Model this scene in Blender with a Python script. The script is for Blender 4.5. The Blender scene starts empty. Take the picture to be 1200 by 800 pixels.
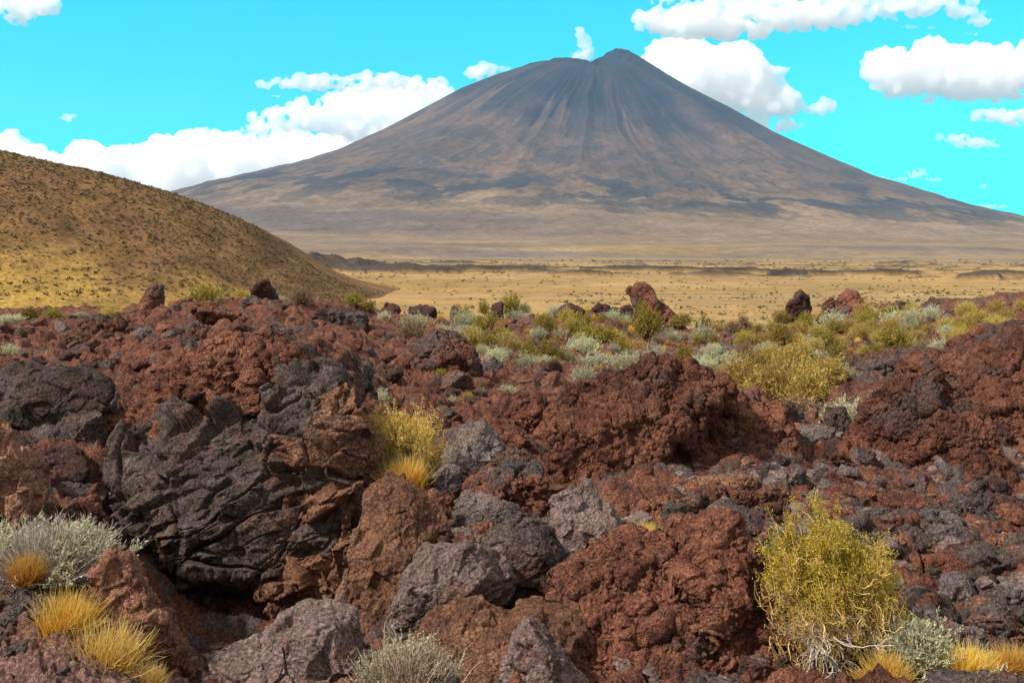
import bpy, math, random
import numpy as np
from math import radians

# ------------------------------------------------------------------ camera, sky, sun, exposure
sc = bpy.context.scene
COL = sc.collection
FPX = 1150.0                                  # focal length in photo pixels (1200 wide)
PITCH = math.atan(110.0 / FPX)                # horizon near row 290
cam_d = bpy.data.cameras.new("camera")
cam_d.sensor_width = 36.0
cam_d.lens = 36.0 * FPX / 1200.0
cam_d.clip_start = 0.05
cam_d.clip_end = 60000.0
cam = bpy.data.objects.new("camera", cam_d)
COL.objects.link(cam)
cam.location = (0, 0, 0)
cam.rotation_euler = (radians(90) - PITCH, 0, 0)
sc.camera = cam

SUN_FROM = np.array((-0.62, -0.30, 0.72)); SUN_FROM = SUN_FROM / np.linalg.norm(SUN_FROM)
SUN_EL = math.asin(SUN_FROM[2])
SUN_AZ = math.atan2(SUN_FROM[0], SUN_FROM[1])          # clockwise from +Y
sun_d = bpy.data.lights.new("sun", 'SUN')
sun_d.energy = 4.4
sun_d.angle = radians(4.0)
sun_d.color = (1.0, 0.955, 0.89)
sun = bpy.data.objects.new("sun", sun_d)
COL.objects.link(sun)
from mathutils import Vector
sun.rotation_euler = Vector(SUN_FROM).to_track_quat('Z', 'Y').to_euler()
sun.location = (0, 0, 40)

world = bpy.data.worlds.new("World")
sc.world = world
world.use_nodes = True
wn, wl = world.node_tree.nodes, world.node_tree.links
wn.clear()
w_out = wn.new("ShaderNodeOutputWorld")
w_bg = wn.new("ShaderNodeBackground")
w_bg.inputs["Strength"].default_value = 0.10
sky = wn.new("ShaderNodeTexSky")
sky.sky_type = 'NISHITA'
sky.sun_disc = False
sky.sun_elevation = SUN_EL
sky.sun_rotation = SUN_AZ
sky.altitude = 2000
sky.air_density = 1.0
sky.dust_density = 0.6
tint = wn.new("ShaderNodeVectorMath"); tint.operation = 'MULTIPLY'
tint.inputs[1].default_value = (0.02, 1.95, 1.62)       # graded cyan sky of the photograph
wl.new(sky.outputs[0], tint.inputs[0])
tcz = wn.new("ShaderNodeTexCoord"); sepz = wn.new("ShaderNodeSeparateXYZ"); wl.new(tcz.outputs["Generated"], sepz.inputs[0])
mrz = wn.new("ShaderNodeMapRange"); mrz.inputs[1].default_value = 0.02; mrz.inputs[2].default_value = 0.24
wl.new(sepz.outputs[2], mrz.inputs[0])
mxt = wn.new("ShaderNodeMix"); mxt.data_type = 'RGBA'
mxt.inputs[6].default_value = (0.0, 1.28, 1.14, 1); mxt.inputs[7].default_value = (0.0, 1.92, 1.68, 1)
wl.new(mrz.outputs[0], mxt.inputs[0]); wl.new(mxt.outputs[2], tint.inputs[1])
# unseen cloud cover added overhead and behind the camera, soft neutral fill light
tc = wn.new("ShaderNodeTexCoord")
sep = wn.new("ShaderNodeSeparateXYZ"); wl.new(tc.outputs["Generated"], sep.inputs[0])
nz = wn.new("ShaderNodeTexNoise"); nz.inputs["Scale"].default_value = 3.0; nz.inputs["Detail"].default_value = 5
wl.new(tc.outputs["Generated"], nz.inputs["Vector"])
mr1 = wn.new("ShaderNodeMapRange"); mr1.inputs[1].default_value = 0.25; mr1.inputs[2].default_value = 0.42
wl.new(sep.outputs[2], mr1.inputs[0])
mr2 = wn.new("ShaderNodeMapRange"); mr2.inputs[1].default_value = 0.30; mr2.inputs[2].default_value = 0.44
wl.new(nz.outputs["Fac"], mr2.inputs[0])
mm = wn.new("ShaderNodeMath"); mm.operation = 'MULTIPLY'
mrb = wn.new("ShaderNodeMapRange"); mrb.inputs[1].default_value = 0.35; mrb.inputs[2].default_value = -0.15
wl.new(sep.outputs[1], mrb.inputs[0])
mxx = wn.new("ShaderNodeMath"); mxx.operation = 'MAXIMUM'
wl.new(mr1.outputs[0], mxx.inputs[0]); wl.new(mrb.outputs[0], mxx.inputs[1])
wl.new(mxx.outputs[0], mm.inputs[0]); wl.new(mr2.outputs[0], mm.inputs[1])
mx = wn.new("ShaderNodeMix"); mx.data_type = 'RGBA'
wl.new(mm.outputs[0], mx.inputs[0]); wl.new(tint.outputs[0], mx.inputs[6])
mx.inputs[7].default_value = (6.0, 5.7, 5.5, 1)
wl.new(mx.outputs[2], w_bg.inputs["Color"])
wl.new(w_bg.outputs[0], w_out.inputs[0])

sc.view_settings.view_transform = 'Standard'
sc.view_settings.look = 'None'
sc.view_settings.exposure = 0.50
sc.view_settings.gamma = 1.0
sc.view_settings.use_curve_mapping = False
sc.render.engine = 'CYCLES'
sc.cycles.use_denoising = True
sc.cycles.max_bounces = 64
sc.cycles.diffuse_bounces = 4
sc.cycles.transmission_bounces = 4
sc.cycles.volume_bounces = 64

# ------------------------------------------------------------------ pixel <-> world
CP, SP = math.cos(PITCH), math.sin(PITCH)
def P(px, py, d):
    """point seen at photo pixel (px, py) at ground distance d"""
    u = (np.asarray(px, float) - 600.0) / FPX
    v = (400.0 - np.asarray(py, float)) / FPX
    y = CP + v * SP
    z = -SP + v * CP
    s = np.asarray(d, float) / y
    return np.stack(np.broadcast_arrays(u * s, y * s, z * s), -1)
def to_px(p):
    p = np.asarray(p)
    f = p[..., 1] * CP - p[..., 2] * SP
    up = p[..., 1] * SP + p[..., 2] * CP
    return 600 + FPX * p[..., 0] / f, 400 - FPX * up / f

# ------------------------------------------------------------------ noise
_rs = np.random.RandomState(11)
PERM = np.concatenate([_rs.permutation(256)] * 3).astype(np.int32)
_g = _rs.normal(size=(256, 3)); GR = (_g / np.linalg.norm(_g, axis=1)[:, None]).astype(np.float32)
RND = _rs.rand(256, 4).astype(np.float32)
def _perlin(p):
    i = np.floor(p).astype(np.int32); f = (p - i).astype(np.float32); i &= 255
    u = f * f * f * (f * (f * 6 - 15) + 10)
    x0, y0, z0 = i[:, 0], i[:, 1], i[:, 2]
    out = 0
    for dx in (0, 1):
        A = PERM[x0 + dx]; wx = u[:, 0] if dx else 1 - u[:, 0]; fx = f[:, 0] - dx
        for dy in (0, 1):
            B = PERM[A + y0 + dy]; wy = wx * (u[:, 1] if dy else 1 - u[:, 1]); fy = f[:, 1] - dy
            for dz in (0, 1):
                g = GR[PERM[B + z0 + dz]]
                out = out + wy * (u[:, 2] if dz else 1 - u[:, 2]) * (g[:, 0] * fx + g[:, 1] * fy + g[:, 2] * (f[:, 2] - dz))
    return out * 1.6
def chunked(fn, p, *a, n=100000):
    if len(p) <= n: return fn(p, *a)
    r = [fn(p[k:k + n], *a) for k in range(0, len(p), n)]
    if isinstance(r[0], tuple): return tuple(np.concatenate([q[j] for q in r]) for j in range(len(r[0])))
    return np.concatenate(r)
def perlin(p): return chunked(_perlin, p)
def fbm(p, octv=4, gain=0.5, kind=0):
    a, s, out = 1.0, 0.0, 0
    q = np.asarray(p, np.float64)
    for o in range(octv):
        n = perlin(q + 17.3 * o)
        if kind == 1: n = np.abs(n) * 2 - 0.6         # billow: round lumps, sharp creases
        elif kind == 2: n = 1 - 2 * np.abs(n)          # ridged
        out = out + a * n; s += a; a *= gain; q = q * 2.07
    return out / s
def _worley(p):
    b = np.floor(p - 0.5).astype(np.int32)
    f1 = np.full(len(p), 9.0, np.float32); f2 = f1.copy(); cid = np.zeros(len(p), np.int32); vec = np.zeros((len(p), 3), np.float32)
    for dx in (0, 1):
        for dy in (0, 1):
            for dz in (0, 1):
                c = b + np.array((dx, dy, dz), np.int32); k = c & 255
                h = PERM[PERM[PERM[k[:, 0]] + k[:, 1]] + k[:, 2]]
                q = c + 0.5 + (RND[h, :3] - 0.5) * 0.85 - p
                d = np.sqrt((q * q).sum(1)).astype(np.float32)
                m = d < f1
                f2 = np.where(m, f1, np.minimum(f2, d)); cid = np.where(m, h, cid); f1 = np.where(m, d, f1); vec = np.where(m[:, None], -q, vec)
    tilt = (vec * (RND[cid][:, [1, 2, 0]] - 0.5) * 2).sum(1)      # a random plane per cell: broken facets
    return f1, f2, cid, tilt
def worley(p): return chunked(_worley, p)
def _cobble2(xy):
    """height of a heap of angular stones, cell size 1, range about 0..1"""
    b = np.floor(xy).astype(np.int32); out = np.zeros(len(xy), np.float32); who = np.zeros(len(xy), np.float32)
    for dx in (-1, 0, 1):
        for dy in (-1, 0, 1):
            cx, cy = b[:, 0] + dx, b[:, 1] + dy
            h = PERM[PERM[cx & 255] + (cy & 255)]; R = RND[h]
            qx = (xy[:, 0] - cx - R[:, 0]).astype(np.float32); qy = (xy[:, 1] - cy - R[:, 1]).astype(np.float32)
            a = R[:, 2] * 6.283; ca, sa = np.cos(a), np.sin(a)
            ux, uy = (qx * ca + qy * sa), (qy * ca - qx * sa) * (1.15 + 0.5 * R[:, 3])
            r = 0.42 + 0.45 * R[:, 3]
            n = (ux ** 4 + uy ** 4 + 1e-9) ** 0.25
            t = np.clip(1 - n / r, 0, 1)
            hh = r * (1 - (1 - t) ** 2.5) + np.where(t > 0, 0.5 * (ux * (R[:, 0] - 0.5) + uy * (R[:, 1] - 0.5)), 0) * 1.6 * np.minimum(t * 3, 1)
            hh = hh * (0.55 + 0.6 * R[:, 1])
            m = hh > out
            out = np.where(m, hh, out); who = np.where(m, R[:, 2], who)
    return out, who
def cobble2(xy): return chunked(_cobble2, xy)
def sstep(a, b, x):
    t = np.clip((x - a) / (b - a), 0, 1); return t * t * (3 - 2 * t)

# ------------------------------------------------------------------ mesh helpers
def mk(name, v, f, mat, parent=None, smooth=True, attrs=None, link=True):
    v = np.asarray(v, np.float32); f = np.asarray(f, np.int32)
    me = bpy.data.meshes.new(name)
    me.vertices.add(len(v)); me.vertices.foreach_set("co", v.ravel())
    k = f.shape[1]
    me.loops.add(f.size); me.loops.foreach_set("vertex_index", f.ravel())
    me.polygons.add(len(f)); me.polygons.foreach_set("loop_start", np.arange(0, f.size, k, dtype=np.int32))
    me.polygons.foreach_set("use_smooth", np.full(len(f), smooth, bool))
    me.update(calc_edges=True)
    for an, av in (attrs or {}).items():
        av = np.asarray(av, np.float32)
        if av.ndim == 2:
            if av.shape[1] == 3: av = np.concatenate([av, np.ones((len(av), 1), np.float32)], 1)
            at = me.attributes.new(an, 'FLOAT_COLOR', 'POINT'); at.data.foreach_set("color", av.ravel())
        else:
            at = me.attributes.new(an, 'FLOAT', 'POINT'); at.data.foreach_set("value", av)
    me.materials.append(mat)
    ob = bpy.data.objects.new(name, me)
    if link: COL.objects.link(ob)
    if parent is not None: ob.parent = parent
    return ob
def tag(o, label=None, cat=None, group=None, kind=None):
    for k, x in (("label", label), ("category", cat), ("group", group), ("kind", kind)):
        if x: o[k] = x
    return o
def empty(name, loc, rz=0.0):
    o = bpy.data.objects.new(name, None); COL.objects.link(o)
    o.location = loc; o.rotation_euler = (0, 0, rz); o.empty_display_size = 0.1
    return o
def copy_tree(o, parent=None):
    c = o.copy(); COL.objects.link(c)
    if parent is not None: c.parent = parent
    for ch in o.children: copy_tree(ch, c)
    return c
_ico = {}
def ico(level):
    if level in _ico: return _ico[level]
    if level == 0:
        t = (1 + 5 ** 0.5) / 2
        v = np.array([(-1, t, 0), (1, t, 0), (-1, -t, 0), (1, -t, 0), (0, -1, t), (0, 1, t), (0, -1, -t), (0, 1, -t), (t, 0, -1), (t, 0, 1), (-t, 0, -1), (-t, 0, 1)], float)
        v /= np.linalg.norm(v, axis=1)[:, None]
        f = np.array([(0, 11, 5), (0, 5, 1), (0, 1, 7), (0, 7, 10), (0, 10, 11), (1, 5, 9), (5, 11, 4), (11, 10, 2), (10, 7, 6), (7, 1, 8), (3, 9, 4), (3, 4, 2), (3, 2, 6), (3, 6, 8), (3, 8, 9), (4, 9, 5), (2, 4, 11), (6, 2, 10), (8, 6, 7), (9, 8, 1)])
    else:
        v, f = ico(level - 1)
        e = np.concatenate([f[:, [0, 1]], f[:, [1, 2]], f[:, [2, 0]]]); e = np.sort(e, 1)
        u, inv = np.unique(e[:, 0] * np.int64(len(v)) + e[:, 1], return_inverse=True)
        m = v[u // len(v)] + v[u % len(v)]; m /= np.linalg.norm(m, axis=1)[:, None]
        n = len(f); a, b, c = inv[:n] + len(v), inv[n:2 * n] + len(v), inv[2 * n:] + len(v)
        f = np.concatenate([np.stack(t, 1) for t in ((f[:, 0], a, c), (f[:, 1], b, a), (f[:, 2], c, b), (a, b, c))])
        v = np.concatenate([v, m])
    _ico[level] = (v, f)
    return v, f
def vnormals(v, f):
    n = np.cross(v[f[:, 1]] - v[f[:, 0]], v[f[:, 2]] - v[f[:, 0]])
    out = np.stack([sum(np.bincount(f[:, k], n[:, c], len(v)) for k in range(f.shape[1])) for c in range(3)], 1)
    return out / (np.linalg.norm(out, axis=1)[:, None] + 1e-12)
def grid_faces(nr, nc, wrap=False):
    i = np.arange(nr - 1)[:, None]; j = np.arange(nc if wrap else nc - 1)[None, :]; j2 = (j + 1) % nc
    a = i * nc + j; b = i * nc + j2; c = (i + 1) * nc + j2; d = (i + 1) * nc + j
    return np.stack([a, b, c, d], -1).reshape(-1, 4)

# ------------------------------------------------------------------ materials
def newmat(name):
    m = bpy.data.materials.new(name); m.use_nodes = True
    n, l = m.node_tree.nodes, m.node_tree.links; n.clear()
    o = n.new("ShaderNodeOutputMaterial"); b = n.new("ShaderNodeBsdfPrincipled")
    b.inputs["Roughness"].default_value = 0.9
    b.inputs["Specular IOR Level"].default_value = 0.25
    l.new(b.outputs[0], o.inputs[0])
    return m, n, l, b, o
def noise_n(n, l, vec, scale, detail=4, rough=0.55, dist=0.0):
    t = n.new("ShaderNodeTexNoise"); t.inputs["Scale"].default_value = scale; t.inputs["Detail"].default_value = detail
    t.inputs["Roughness"].default_value = rough; t.inputs["Distortion"].default_value = dist
    if vec is not None: l.new(vec, t.inputs["Vector"])
    return t.outputs["Fac"]
def ramp(n, l, fac, stops):
    r = n.new("ShaderNodeValToRGB"); e = r.color_ramp.elements
    while len(e) < len(stops): e.new(0.5)
    for k, (p, c) in enumerate(stops):
        e[k].position = p; e[k].color = (*c, 1) if len(c) == 3 else c
    l.new(fac, r.inputs[0]); return r.outputs[0]
def mixc(n, l, fac, a, b, mode='MIX'):
    m = n.new("ShaderNodeMix"); m.data_type = 'RGBA'; m.blend_type = mode
    for s, k in ((fac, 0), (a, 6), (b, 7)):
        if hasattr(s, "links"): l.new(s, m.inputs[k])
        elif k == 0: m.inputs[0].default_value = s
        else: m.inputs[k].default_value = (*s, 1)
    return m.outputs[2]
def math_n(n, l, op, a, b=None):
    m = n.new("ShaderNodeMath"); m.operation = op
    for k, s in ((0, a), (1, b)):
        if s is None: continue
        if hasattr(s, "links"): l.new(s, m.inputs[k])
        else: m.inputs[k].default_value = s
    return m.outputs[0]
def maprange(n, l, x, a, b, c=0.0, d=1.0):
    m = n.new("ShaderNodeMapRange")
    for k, s in enumerate((x, a, b, c, d)):
        if hasattr(s, "links"): l.new(s, m.inputs[k])
        else: m.inputs[k].default_value = s
    return m.outputs[0]

def rock_mat(name, dark, mid, light, grey=None, grey_amt=0.5, lichen=0.0, bump=1.0, pits=1.0, crust=None, tone=False):
    m, n, l, b, o = newmat(name)
    g = n.new("ShaderNodeNewGeometry").outputs["Position"]
    n1 = noise_n(n, l, g, 1.3, 5, 0.6)
    n2 = noise_n(n, l, g, 8.0, 7, 0.68)
    n3 = noise_n(n, l, g, 48.0, 6, 0.72)
    n4 = noise_n(n, l, g, 150.0, 3, 0.6)
    f = math_n(n, l, 'ADD', math_n(n, l, 'MULTIPLY', n1, 0.45), math_n(n, l, 'MULTIPLY', n2, 0.55))
    c = ramp(n, l, f, [(0.37, dark), (0.5, mid), (0.63, light)])
    if grey:
        gm = noise_n(n, l, g, 0.9, 6, 0.62, 0.6)
        if tone:
            at = n.new("ShaderNodeAttribute"); at.attribute_name = "tone"
            gm = math_n(n, l, 'ADD', gm, math_n(n, l, 'SUBTRACT', at.outputs["Fac"], 0.5))
        k = maprange(n, l, gm, 0.62 - 0.3 * grey_amt, 0.72 - 0.3 * grey_amt)
        gc = ramp(n, l, n2, [(0.3, tuple(0.55 * x for x in grey)), (0.55, grey), (0.75, tuple(1.5 * x for x in grey))])
        c = mixc(n, l, k, c, gc)
    if tone:
        at2 = n.new("ShaderNodeAttribute"); at2.attribute_name = "soil"
        sc2 = ramp(n, l, n2, [(0.35, (0.075, 0.040, 0.032)), (0.5, (0.150, 0.080, 0.064)), (0.66, (0.23, 0.135, 0.11))])
        c = mixc(n, l, at2.outputs["Fac"], c, sc2)
    # weathered dusty crust in patches
    if crust:
        k = maprange(n, l, noise_n(n, l, g, 3.1, 6, 0.7, 0.4), 0.52, 0.72, 0, 0.75)
        c = mixc(n, l, k, c, crust)
    # fine speckle, darker in the low spots of the bump
    sp = ramp(n, l, n3, [(0.34, (0.36, 0.36, 0.37)), (0.5, (1.05, 1.04, 1.03)), (0.64, (2.05, 1.98, 1.9))])
    c = mixc(n, l, 1.0, c, sp, 'MULTIPLY')
    sp2 = ramp(n, l, n4, [(0.3, (0.7, 0.7, 0.7)), (0.7, (1.35, 1.35, 1.35))])
    c = mixc(n, l, 0.6, c, sp2, 'MULTIPLY')
    if lichen > 0:
        vz = n.new("ShaderNodeTexVoronoi"); vz.inputs["Scale"].default_value = 42.0; l.new(g, vz.inputs["Vector"])
        lm = noise_n(n, l, g, 3.5, 5, 0.6)
        thr = maprange(n, l, lm, 0.5, 0.75, 0.0, 0.42 * lichen)
        k = math_n(n, l, 'LESS_THAN', vz.outputs["Distance"], thr)
        lc = ramp(n, l, n1, [(0.4, (0.42, 0.17, 0.02)), (0.6, (0.50, 0.38, 0.12))])
        c = mixc(n, l, math_n(n, l, 'MULTIPLY', k, 0.75), c, lc)
    oi = n.new("ShaderNodeObjectInfo").outputs["Random"]
    hv = n.new("ShaderNodeHueSaturation"); l.new(c, hv.inputs["Color"])
    l.new(maprange(n, l, oi, 0, 1, 1.02, 1.42), hv.inputs["Value"])
    l.new(hv.outputs[0], b.inputs["Base Color"])
    # bump: lumps, vesicles
    v1 = n.new("ShaderNodeTexVoronoi"); v1.inputs["Scale"].default_value = 38.0; l.new(g, v1.inputs["Vector"])
    v2 = n.new("ShaderNodeTexVoronoi"); v2.inputs["Scale"].default_value = 95.0; l.new(g, v2.inputs["Vector"])
    hgt = math_n(n, l, 'ADD', math_n(n, l, 'MULTIPLY', n2, 1.0), math_n(n, l, 'MULTIPLY', n3, 0.55))
    pit = math_n(n, l, 'ADD', math_n(n, l, 'MINIMUM', v1.outputs["Distance"], 0.45), math_n(n, l, 'MULTIPLY', math_n(n, l, 'MINIMUM', v2.outputs["Distance"], 0.5), 0.5))
    hgt = math_n(n, l, 'ADD', hgt, math_n(n, l, 'MULTIPLY', pit, 0.6 * pits))
    bp = n.new("ShaderNodeBump"); bp.inputs["Strength"].default_value = 0.9; bp.inputs["Distance"].default_value = 0.05 * bump
    l.new(hgt, bp.inputs["Height"]); l.new(bp.outputs[0], b.inputs["Normal"])
    b.inputs["Roughness"].default_value = 0.93; b.inputs["Specular IOR Level"].default_value = 0.12
    return m
M = {}
GREY = (0.082, 0.066, 0.060)
M['scoria'] = rock_mat("red_scoria", (0.038, 0.016, 0.012), (0.118, 0.046, 0.029), (0.215, 0.092, 0.054), GREY, 0.32, 0.0, 1.35, 1.3, crust=(0.19, 0.092, 0.052))
M['scoria_dark'] = rock_mat("dark_scoria", (0.028, 0.016, 0.015), (0.062, 0.032, 0.026), (0.120, 0.056, 0.040), GREY, 0.4, 0.0, 1.3, 1.3)
M['ground'] = rock_mat("clinker", (0.034, 0.015, 0.011), (0.110, 0.044, 0.029), (0.205, 0.087, 0.051), GREY, 0.36, 0.0, 1.3, 1.2, tone=True, crust=(0.16, 0.075, 0.045))
M['basalt'] = rock_mat("grey_basalt", (0.046, 0.036, 0.032), (0.094, 0.074, 0.066), (0.150, 0.120, 0.108), None, 0, 0.12, 1.0, 1.0, crust=(0.130, 0.070, 0.050))
M['basalt_dark'] = rock_mat("dark_basalt", (0.026, 0.019, 0.016), (0.054, 0.040, 0.034), (0.096, 0.071, 0.059), None, 0, 0.10, 1.0, 1.0, crust=(0.110, 0.052, 0.034))
M['pink'] = rock_mat("pinkish_basalt", (0.070, 0.046, 0.038), (0.128, 0.088, 0.075), (0.185, 0.136, 0.118), None, 0, 0.15, 1.0, 1.0, crust=(0.150, 0.073, 0.048))
M['brown'] = rock_mat("brown_lava", (0.060, 0.028, 0.018), (0.125, 0.060, 0.037), (0.200, 0.104, 0.060), GREY, 0.25, 0.5, 1.1, 1.0, crust=(0.180, 0.088, 0.038))
M['tan'] = rock_mat("rusty_tan_lava", (0.085, 0.040, 0.027), (0.175, 0.083, 0.053), (0.265, 0.140, 0.092), None, 0, 1.0, 1.1, 1.0, crust=(0.225, 0.112, 0.058))

def attr_mat(name, noise_amt=0.35, scales=((0.02, 5), (0.25, 4)), rough=0.95, bump=None):
    m, n, l, b, o = newmat(name)
    at = n.new("ShaderNodeAttribute"); at.attribute_name = "Col"
    g = n.new("ShaderNodeNewGeometry").outputs["Position"]
    c = at.outputs["Color"]
    for s, d in scales:
        x = noise_n(n, l, g, s, d, 0.65)
        c = mixc(n, l, 1.0, c, ramp(n, l, x, [(0.3, (1 - noise_amt,) * 3), (0.7, (1 + noise_amt,) * 3)]), 'MULTIPLY')
    l.new(c, b.inputs["Base Color"]); b.inputs["Roughness"].default_value = rough; b.inputs["Specular IOR Level"].default_value = 0.05
    if bump:
        bp = n.new("ShaderNodeBump"); bp.inputs["Strength"].default_value = 0.8; bp.inputs["Distance"].default_value = bump[1]
        l.new(noise_n(n, l, g, bump[0], 6, 0.65), bp.inputs["Height"]); l.new(bp.outputs[0], b.inputs["Normal"])
    return m
M['plain'] = attr_mat("golden_grass_plain", 0.30, ((0.004, 6), (0.06, 5)))
M['hill'] = attr_mat("scrubby_hillside", 0.42, ((0.06, 6), (0.5, 5)), bump=(0.6, 0.8))
M['volcano'] = attr_mat("volcano_slopes", 0.26, ((0.003, 7), (0.02, 5)), bump=(0.012, 30.0))

def leaf_mat(name, cols, trans=0.25, attr=False, patch=0.0):
    """leaf colours vary leaf by leaf; some light passes through"""
    m, n, l, b, o = newmat(name)
    gi = n.new("ShaderNodeNewGeometry")
    if attr:
        a = n.new("ShaderNodeAttribute"); a.attribute_name = "hgt"
        f = math_n(n, l, 'ADD', a.outputs["Fac"], math_n(n, l, 'MULTIPLY', math_n(n, l, 'SUBTRACT', gi.outputs["Random Per Island"], 0.5), 0.35))
    else:
        f = gi.outputs["Random Per Island"]
        if patch:
            tcn = n.new("ShaderNodeTexCoord").outputs["Object"]
            f = math_n(n, l, 'ADD', math_n(n, l, 'MULTIPLY', f, 1 - patch), math_n(n, l, 'MULTIPLY', maprange(n, l, noise_n(n, l, tcn, 5.0, 2), 0.3, 0.7), patch))
    k = len(cols)
    c = ramp(n, l, f, [(i / (k - 1), x) for i, x in enumerate(cols)])
    hv = n.new("ShaderNodeHueSaturation"); l.new(c, hv.inputs["Color"])
    oi = n.new("ShaderNodeObjectInfo").outputs["Random"]
    l.new(maprange(n, l, oi, 0, 1, 0.78, 1.2), hv.inputs["Value"])
    l.new(maprange(n, l, oi, 0, 1, 0.485, 0.515), hv.inputs["Hue"])
    l.new(hv.outputs[0], b.inputs["Base Color"]); b.inputs["Roughness"].default_value = 0.7; b.inputs["Specular IOR Level"].default_value = 0.1
    if trans > 0:
        t = n.new("ShaderNodeBsdfTranslucent"); l.new(hv.outputs[0], t.inputs[0])
        s = n.new("ShaderNodeMixShader"); s.inputs[0].default_value = trans
        l.new(b.outputs[0], s.inputs[1]); l.new(t.outputs[0], s.inputs[2]); l.new(s.outputs[0], o.inputs[0])
    return m
M['leaf_yellow'] = leaf_mat("yellow_green_leaves", [(0.19, 0.20, 0.012), (0.40, 0.36, 0.025), (0.60, 0.46, 0.05), (0.68, 0.50, 0.12)], 0.3, patch=0.5)
M['twig_yellow'] = leaf_mat("yellow_twigs", [(0.26, 0.14, 0.045), (0.48, 0.29, 0.09), (0.64, 0.43, 0.17)], 0)
M['twig_grey'] = leaf_mat("bare_grey_twigs", [(0.20, 0.15, 0.12), (0.38, 0.31, 0.26), (0.52, 0.45, 0.38)], 0)
M['twig_brown'] = leaf_mat("brown_twigs", [(0.06, 0.035, 0.02), (0.14, 0.085, 0.045), (0.22, 0.14, 0.08)], 0)
M['leaf_olive'] = leaf_mat("olive_leaves", [(0.115, 0.092, 0.014), (0.22, 0.17, 0.028), (0.34, 0.26, 0.045), (0.45, 0.33, 0.08)], 0.25, patch=0.4)
M['leaf_gold'] = leaf_mat("golden_leaves", [(0.19, 0.13, 0.022), (0.34, 0.24, 0.045), (0.46, 0.33, 0.085), (0.56, 0.42, 0.17)], 0.25, patch=0.4)
M['leaf_amber'] = leaf_mat("amber_leaves", [(0.36, 0.22, 0.03), (0.58, 0.38, 0.06), (0.70, 0.50, 0.13), (0.74, 0.56, 0.24)], 0.3, patch=0.4)  # golden leaf colours brightened to make up for the cliff's shade
M['twig_straw'] = leaf_mat("straw_twigs", [(0.30, 0.21, 0.13), (0.50, 0.38, 0.25), (0.62, 0.50, 0.36)], 0)
M['leaf_pale'] = leaf_mat("pale_grey_green_leaves", [(0.26, 0.26, 0.16), (0.42, 0.42, 0.25), (0.54, 0.52, 0.32), (0.62, 0.57, 0.26)], 0.25, patch=0.4)
M['leaf_dry'] = leaf_mat("dry_tan_leaves", [(0.20, 0.12, 0.06), (0.34, 0.23, 0.13), (0.45, 0.33, 0.20)], 0.2, patch=0.4)
M['leaf_bright'] = leaf_mat("bright_yellow_cushion", [(0.25, 0.22, 0.02), (0.45, 0.38, 0.03), (0.58, 0.48, 0.06)], 0.25, patch=0.4)
M['grass'] = leaf_mat("golden_tussock", [(0.42, 0.15, 0.008), (0.66, 0.32, 0.015), (0.74, 0.46, 0.05), (0.80, 0.60, 0.20)], 0.3, attr=True)
M['grass_pale'] = leaf_mat("pale_tussock", [(0.46, 0.20, 0.012), (0.66, 0.38, 0.03), (0.74, 0.52, 0.11), (0.78, 0.60, 0.24)], 0.3, attr=True)
M['grass_orange'] = leaf_mat("orange_tussock", [(0.26, 0.09, 0.008), (0.48, 0.20, 0.015), (0.60, 0.34, 0.05), (0.62, 0.42, 0.14)], 0.3, attr=True)
M['scrub'] = leaf_mat("hillside_scrub_leaves", [(0.060, 0.038, 0.018), (0.135, 0.082, 0.034), (0.23, 0.155, 0.055)], 0.1)
M['plain_scrub'] = leaf_mat("plain_scrub_leaves", [(0.055, 0.045, 0.016), (0.11, 0.085, 0.028), (0.18, 0.13, 0.04)], 0.1)

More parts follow.
